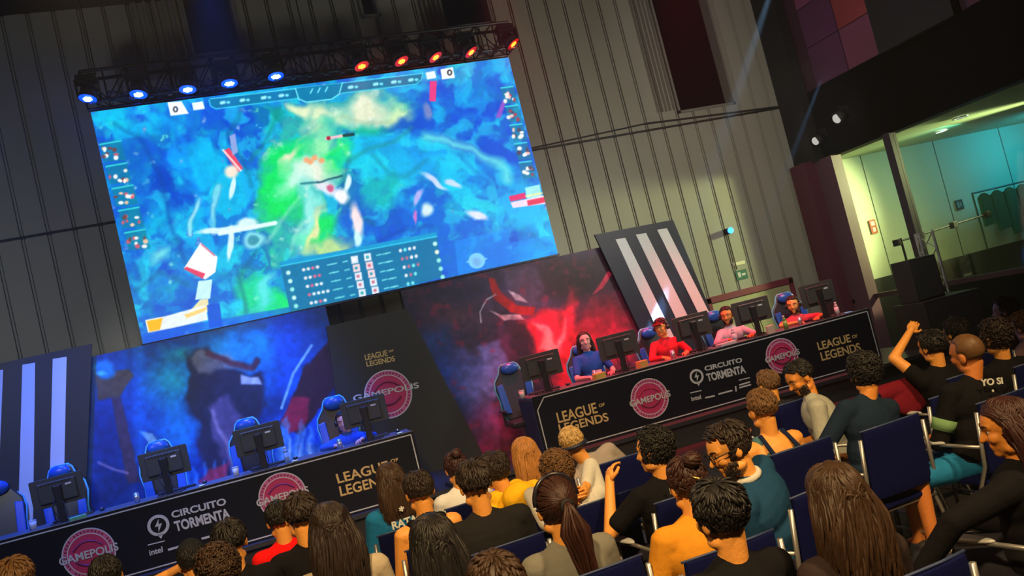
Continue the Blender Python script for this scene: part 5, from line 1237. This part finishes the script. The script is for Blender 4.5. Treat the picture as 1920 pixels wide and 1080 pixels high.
AUD = [
 # px, py, Y, label, short description for the chair, options
 (30, 1092, 5.3, 'person at the bottom left corner with auburn hair and glasses', 'auburn-haired person in the bottom left corner', dict(hair='messy', hc='lbrown', top=DK, extras=('glasses',))),
 (200, 1083, 5.8, 'person with short black hair in front of the left round logo, mostly cut off', 'person below the left round logo', dict(hair='short', hc='black', top=BK)),
 (362, 1052, 6.0, 'person in a dark cap touching the neck with one hand', 'person in the dark cap', dict(hair='short', hc='black', top=(.18, .18, .2), extras=('cap',), arms={'L': ((-.30, .12, .95), (-.10, .06, 1.02), (1, 0, 0))})),
 (432, 1018, 5.2, 'person with dark undercut hair and a black top right of the dark cap', 'person with the dark undercut behind the cap', dict(hair='under', hc='black', top=BK)),
 (412, 1074, 4.5, 'person with curly dark brown hair at the bottom edge below the cap', 'curly-haired person at the bottom left', dict(hair='curly', hc='brown', top=DK)),
 (525, 975, 6.2, 'person in a bright red shirt with short black hair', 'person in the red shirt', dict(hair='short', hc='black', top=(.75, .006, .006), wide=1.05)),
 (566, 968, 5.3, 'person in a black shirt with a bare nape beside the red shirt', 'person in black by the red shirt', dict(hair='under', hc='dark', top=BK, hscale=1.05, head=(-10, 0, 4))),
 (622, 993, 4.5, 'person with long dark half-tied hair and a beige top', 'person with half-tied hair and beige top', dict(hair='halfup', hc='dark', top=(.42, .36, .27), hscale=1.08)),
 (733, 902, 6.0, 'person with long straight brown hair in a blue lettered jersey', 'person in the blue lettered jersey', dict(hair='longstraight', hc='brown', top=(.01, .15, .36), sleeve='half')),
 (787, 922, 5.3, 'person with cropped hair in a black tank top, both arms bare', 'person in the black tank top', dict(hair='short', hc='dark', top=BK, sleeve='tank', skin='a')),
 (815, 1022, 3.7, 'person with glossy straight black hair at the bottom centre left', 'person with glossy straight black hair', dict(hair='long', hc='black', top=BK, hscale=1.05)),
 (856, 878, 6.2, 'person with a dark reddish bun and a white top', 'person with the reddish bun', dict(hair='bun', hc='red', top=(.62, .62, .58), hscale=.95)),
 (892, 908, 4.7, 'broad person in a black t-shirt with an undercut and bare nape', 'broad person in the black t-shirt', dict(hair='under', hc='dark', top=DK, wide=1.22, skin='a', hscale=1.05)),
 (930, 884, 5.5, 'person with messy dark hair in a bright yellow hooded top', 'person in the yellow hooded top', dict(hair='messy', hc='dark', top=(.85, .48, .015), sleeve='long', hood=True, lean=(-.13, .03), wide=1.1)),
 (985, 852, 6.1, 'person with long ginger-blond hair left of the blond cropped head', 'person with long ginger hair', dict(hair='longstraight', hc='ginger', top=(.2, .15, .2))),
 (1074, 832, 6.1, 'person with short blond hair, a dark head strap and striped beige shirt', 'blond person with the head strap', dict(hair='short', hc='blond', top=(.30, .25, .20), sleeve='half', extras=('bandana',), lean=(-.24, .02), head=(-14, 0, -8), wide=1.15)),
 (1046, 886, 5.0, 'person in a white hoodie with curly brown-blond hair, hands behind the head', 'person in the white hoodie', dict(hair='curly', hc='lbrown', top=(.60, .60, .56), sleeve='long', wide=1.1, hood=False, lean=(-.10, 0), curl=(1.0, 1.0),
     arms='HOLD')),
 (1043, 950, 3.75, 'person in a grey t-shirt with a long reddish ponytail and headband', 'person with the long ponytail', dict(hair='pony', hc='auburn', top=(.17, .17, .15), extras=('band', 'hairtie', 'hoop'), hscale=1.06, wide=1.05)),
 (1228, 846, 4.5, 'person with black curly hair in a black lettered t-shirt, hand raised to the chin', 'person in the black lettered t-shirt', dict(hair='curly', hc='black', top=BK, head=(35, 0, 6), skin='a', eyes=True, curl=(.9, .5),
     arms={'L': ((-.30, .06, .78), (-.20, .20, 1.06), (.7, .2, .2))})),
 (1290, 908, 3.5, 'person with auburn hair and gold clip in a mustard top', 'person in the mustard top', dict(hair='bun', hc='auburn', top=(.62, .26, .02), sleeve='half', extras=('clip',), hscale=.97, lean=(.06, .04), skin='a')),
 (1352, 968, 2.75, 'person with thick short black hair and bare nape at the bottom centre right', 'person with thick short black hair', dict(hair='messy', hc='black', top=BK, hscale=1.0, head=(8, 0, -4), skin='a')),
 (1368, 842, 3.8, 'bearded person in glasses and blue shirt with white collar, bending left', 'bearded person in the blue shirt', dict(hair='messy', hc='dark', top=(.012, .055, .13), face=38, head=(40, -14, 0), lean=(-.18, .12), eyes=True, beard='dark', extras=('glasses', 'collar'), wide=1.25, hscale=1.05)),
 (1430, 768, 4.7, 'person with brown cropped hair in a teal tank top with dark straps', 'person in the teal tank top', dict(hair='short', hc='lbrown', top=(.06, .16, .20), sleeve='tank', skin='a', extras=('straps',), wide=1.08)),
 (1441, 722, 6.2, 'person with light brown hair just below the upper round pink logo', 'light brown haired person in the front row', dict(hair='short', hc='lbrown', top=(.02, .02, .025))),
 (1500, 708, 5.45, 'person in a pale grey t-shirt turned to the left and looking down', 'person in the pale grey t-shirt', dict(hair='under', hc='black', top=(.38, .40, .36), face=58, legyaw=-50, head=(25, -22, 0), lean=(0, .14), eyes=True, beard='dark', skin='b')),
 (1622, 700, 4.55, 'person with black curly hair in a dark navy t-shirt, right of the pale grey one', 'curly-haired person in the navy t-shirt', dict(hair='curly', hc='black', top=(.010, .022, .045), skin='b', lean=(.15, 0), arms={'L': ((-.33, .10, .70), (-.38, .30, .66), (0, 0, -1))})),
 (1748, 650, 5.2, 'person in a black t-shirt raising one arm with the hand up', 'person raising an arm', dict(hair='messy', hc='black', top=BK, skin='a', curl=(.75, .5), lean=(.0, .0), slv=.4, arms='RAISE')),
 (1815, 664, 4.3, 'person with light brown buzz cut in a black lettered t-shirt and blue shorts', 'person with the buzz cut', dict(hair='buzz', hc='lbrown', top=BK, sleeve='half', skin='c', face=0, pants=(.015, .17, .38), shorts=True, extras=('armband',), legyaw=66, lean=(.10, 0), wide=1.12, hscale=1.03, head=(12, 0, -6))),
 (1793, 624, 5.7, 'person with black hair behind the buzz cut head', 'black-haired person behind the buzz cut', dict(hair='messy', hc='black', top=BK)),
 (1868, 634, 4.9, 'person with a round mop of dark curly hair near the right edge', 'person with the dark curly mop', dict(hair='curly', hc='dark', top=BK, hscale=1.06)),
 (1886, 583, 6.0, 'person with reddish-lit brown hair at the right edge, furthest back', 'reddish-lit person at the right edge', dict(hair='messy', hc='red', top=(.05, .02, .03), skin='p', head=(30, 0, 0))),  # red light put into the hair and skin colours
 (1922, 612, 5.5, 'person with brown hair cut off by the right edge below the reddish head', 'brown-haired person cut by the right edge', dict(hair='messy', hc='lbrown', top=(.25, .15, .18), skin='p')),
 (1890, 800, 2.85, 'person with long dark red hair in black, turned left, at the right foreground', 'person with long dark red hair', dict(hair='wavy', hc='red', top=BK, sleeve='long', skin='b', face=20, head=(30, -6, 0), eyes=True, wide=1.1, curl=(1.0, .5), arms={'L': ((-.34, .12, .80), (-.44, .28, .62), (.3, 0, -1))})),
 (1568, 935, 2.6, 'person with long wavy brown hair in the foreground right of the thick black hair', 'person with long wavy brown hair', dict(hair='wavy', hc='brown', top=(.03, .02, .02), hscale=1.02)),
 (935, 1112, 2.7, 'person with brown hair at the bottom edge, only the crown showing', 'brown-haired person at the bottom edge', dict(hair='short', hc='brown', top=DK)),
]
for px, py, Y, label, short, k in AUD:
    if k.get('arms') == 'HOLD':
        z = atY(px, py, Y).z; k['arms'] = {'L': ((-.22, .20, z-.12), (-.11, -.07, z-.12), (.6, .8, 0)), 'R': ((.16, .12, z-.10), (.0, -.10, z-.13), (-.6, .8, 0))}
    if k.get('arms') == 'RAISE':
        H = atY(px, py, Y); el = atY(1676, 672, Y+.12); wr = atY(1706, 622, Y+.14)
        k['arms'] = {'L': (tuple(el-Vector((H.x, H.y, 0))), tuple(wr-Vector((H.x, H.y, 0))), (.5, .6, 0))}
    crz = None
    if abs(k.get('face', 0)) > 15: crz = k['face']*.3
    seated(px, py, Y, label, short, crz=crz, **k)
# empty chairs and a jacket between the rows
chair(atZ(1735, 770, .75).x-.1, 4.8, 0, 'empty blue chair between the navy t-shirt and the buzz cut')
P = atY(1690, 712, 5.35); chair(P.x, P.y+.27, 0, 'blue chair with the crimson jacket over its back')
o = empty('jacket', (P.x, P.y, .86)); tag(o, 'crimson jacket draped over a chair back right of the curly-haired person', 'jacket')
m = MB(); m.capsule((-.20, 0, 0), (.20, 0, .0), .07, .065, 14); m.ell((0, -.04, -.09), (.17, .04, .11), nu=20, nv=12); m.ell((-.08, .0, .0), (.11, .07, .05))
me = remesh(m, .01, 4, 'cloth'); link_mesh('cloth', me, cloth_mat('crimson_cloth', (.16, .008, .02)), o)
# ---------------------------------------------------------------- players
def gp(i): return gpos[i]
def player(px, py, A, off, label, **k):
    P = atP(px, py, A+nL*off, nL)
    k.setdefault('arms', {'L': ((-.27, .12, .80), (-.18, .36, .80), (0, 0, -1)), 'R': ((.27, .12, .80), (.18, .36, .80), (0, 0, -1))})
    return person(px, py, 0, label, P=P, base=SZ, **k)
player(1240, 614, AR, .94, 'player in a red cap, headset and bright red shirt', face=165, head=(-40, 0, 0), hair='short', hc='dark', top=(.55, .02, .03), sleeve='long', skin='a', extras=('cap', 'headset'), eyes=True, hscale=1.12)
player(1363, 592, AR, .94, 'bearded player in pink and white with headset', face=165, head=(-30, -4, 0), hair='short', hc='dark', top=(.55, .42, .45), sleeve='long', skin='b', extras=('headset',), eyes=True, hscale=1.12, beard='dark')
player(1487, 572, AR, .94, 'bearded player in a red-lit shirt at the right end of the desk', face=165, head=(-30, -4, 0), hair='short', hc='dark', top=(.50, .06, .08), sleeve='short', skin='a', extras=('headset',), eyes=True, hscale=1.12, beard='dark')  # red stage light put into the shirt colour
player(1096, 640, AR, .96, 'player with dark hair and blue top behind the second right monitor', face=172, head=(-10, 0, 0), hair='long', hc='auburn', top=(.02, .08, .35), sleeve='short', skin='p', eyes=True, hscale=1.12)
player(645, 790, AL, .94, 'player in a blue-lit shirt behind the rightmost left monitor', face=172, head=(-10, -10, 0), hair='short', hc='dark', top=(.03, .10, .5), sleeve='long', skin='p', extras=('headset',), eyes=True, hscale=1.12)  # shirt colour carries the blue stage light
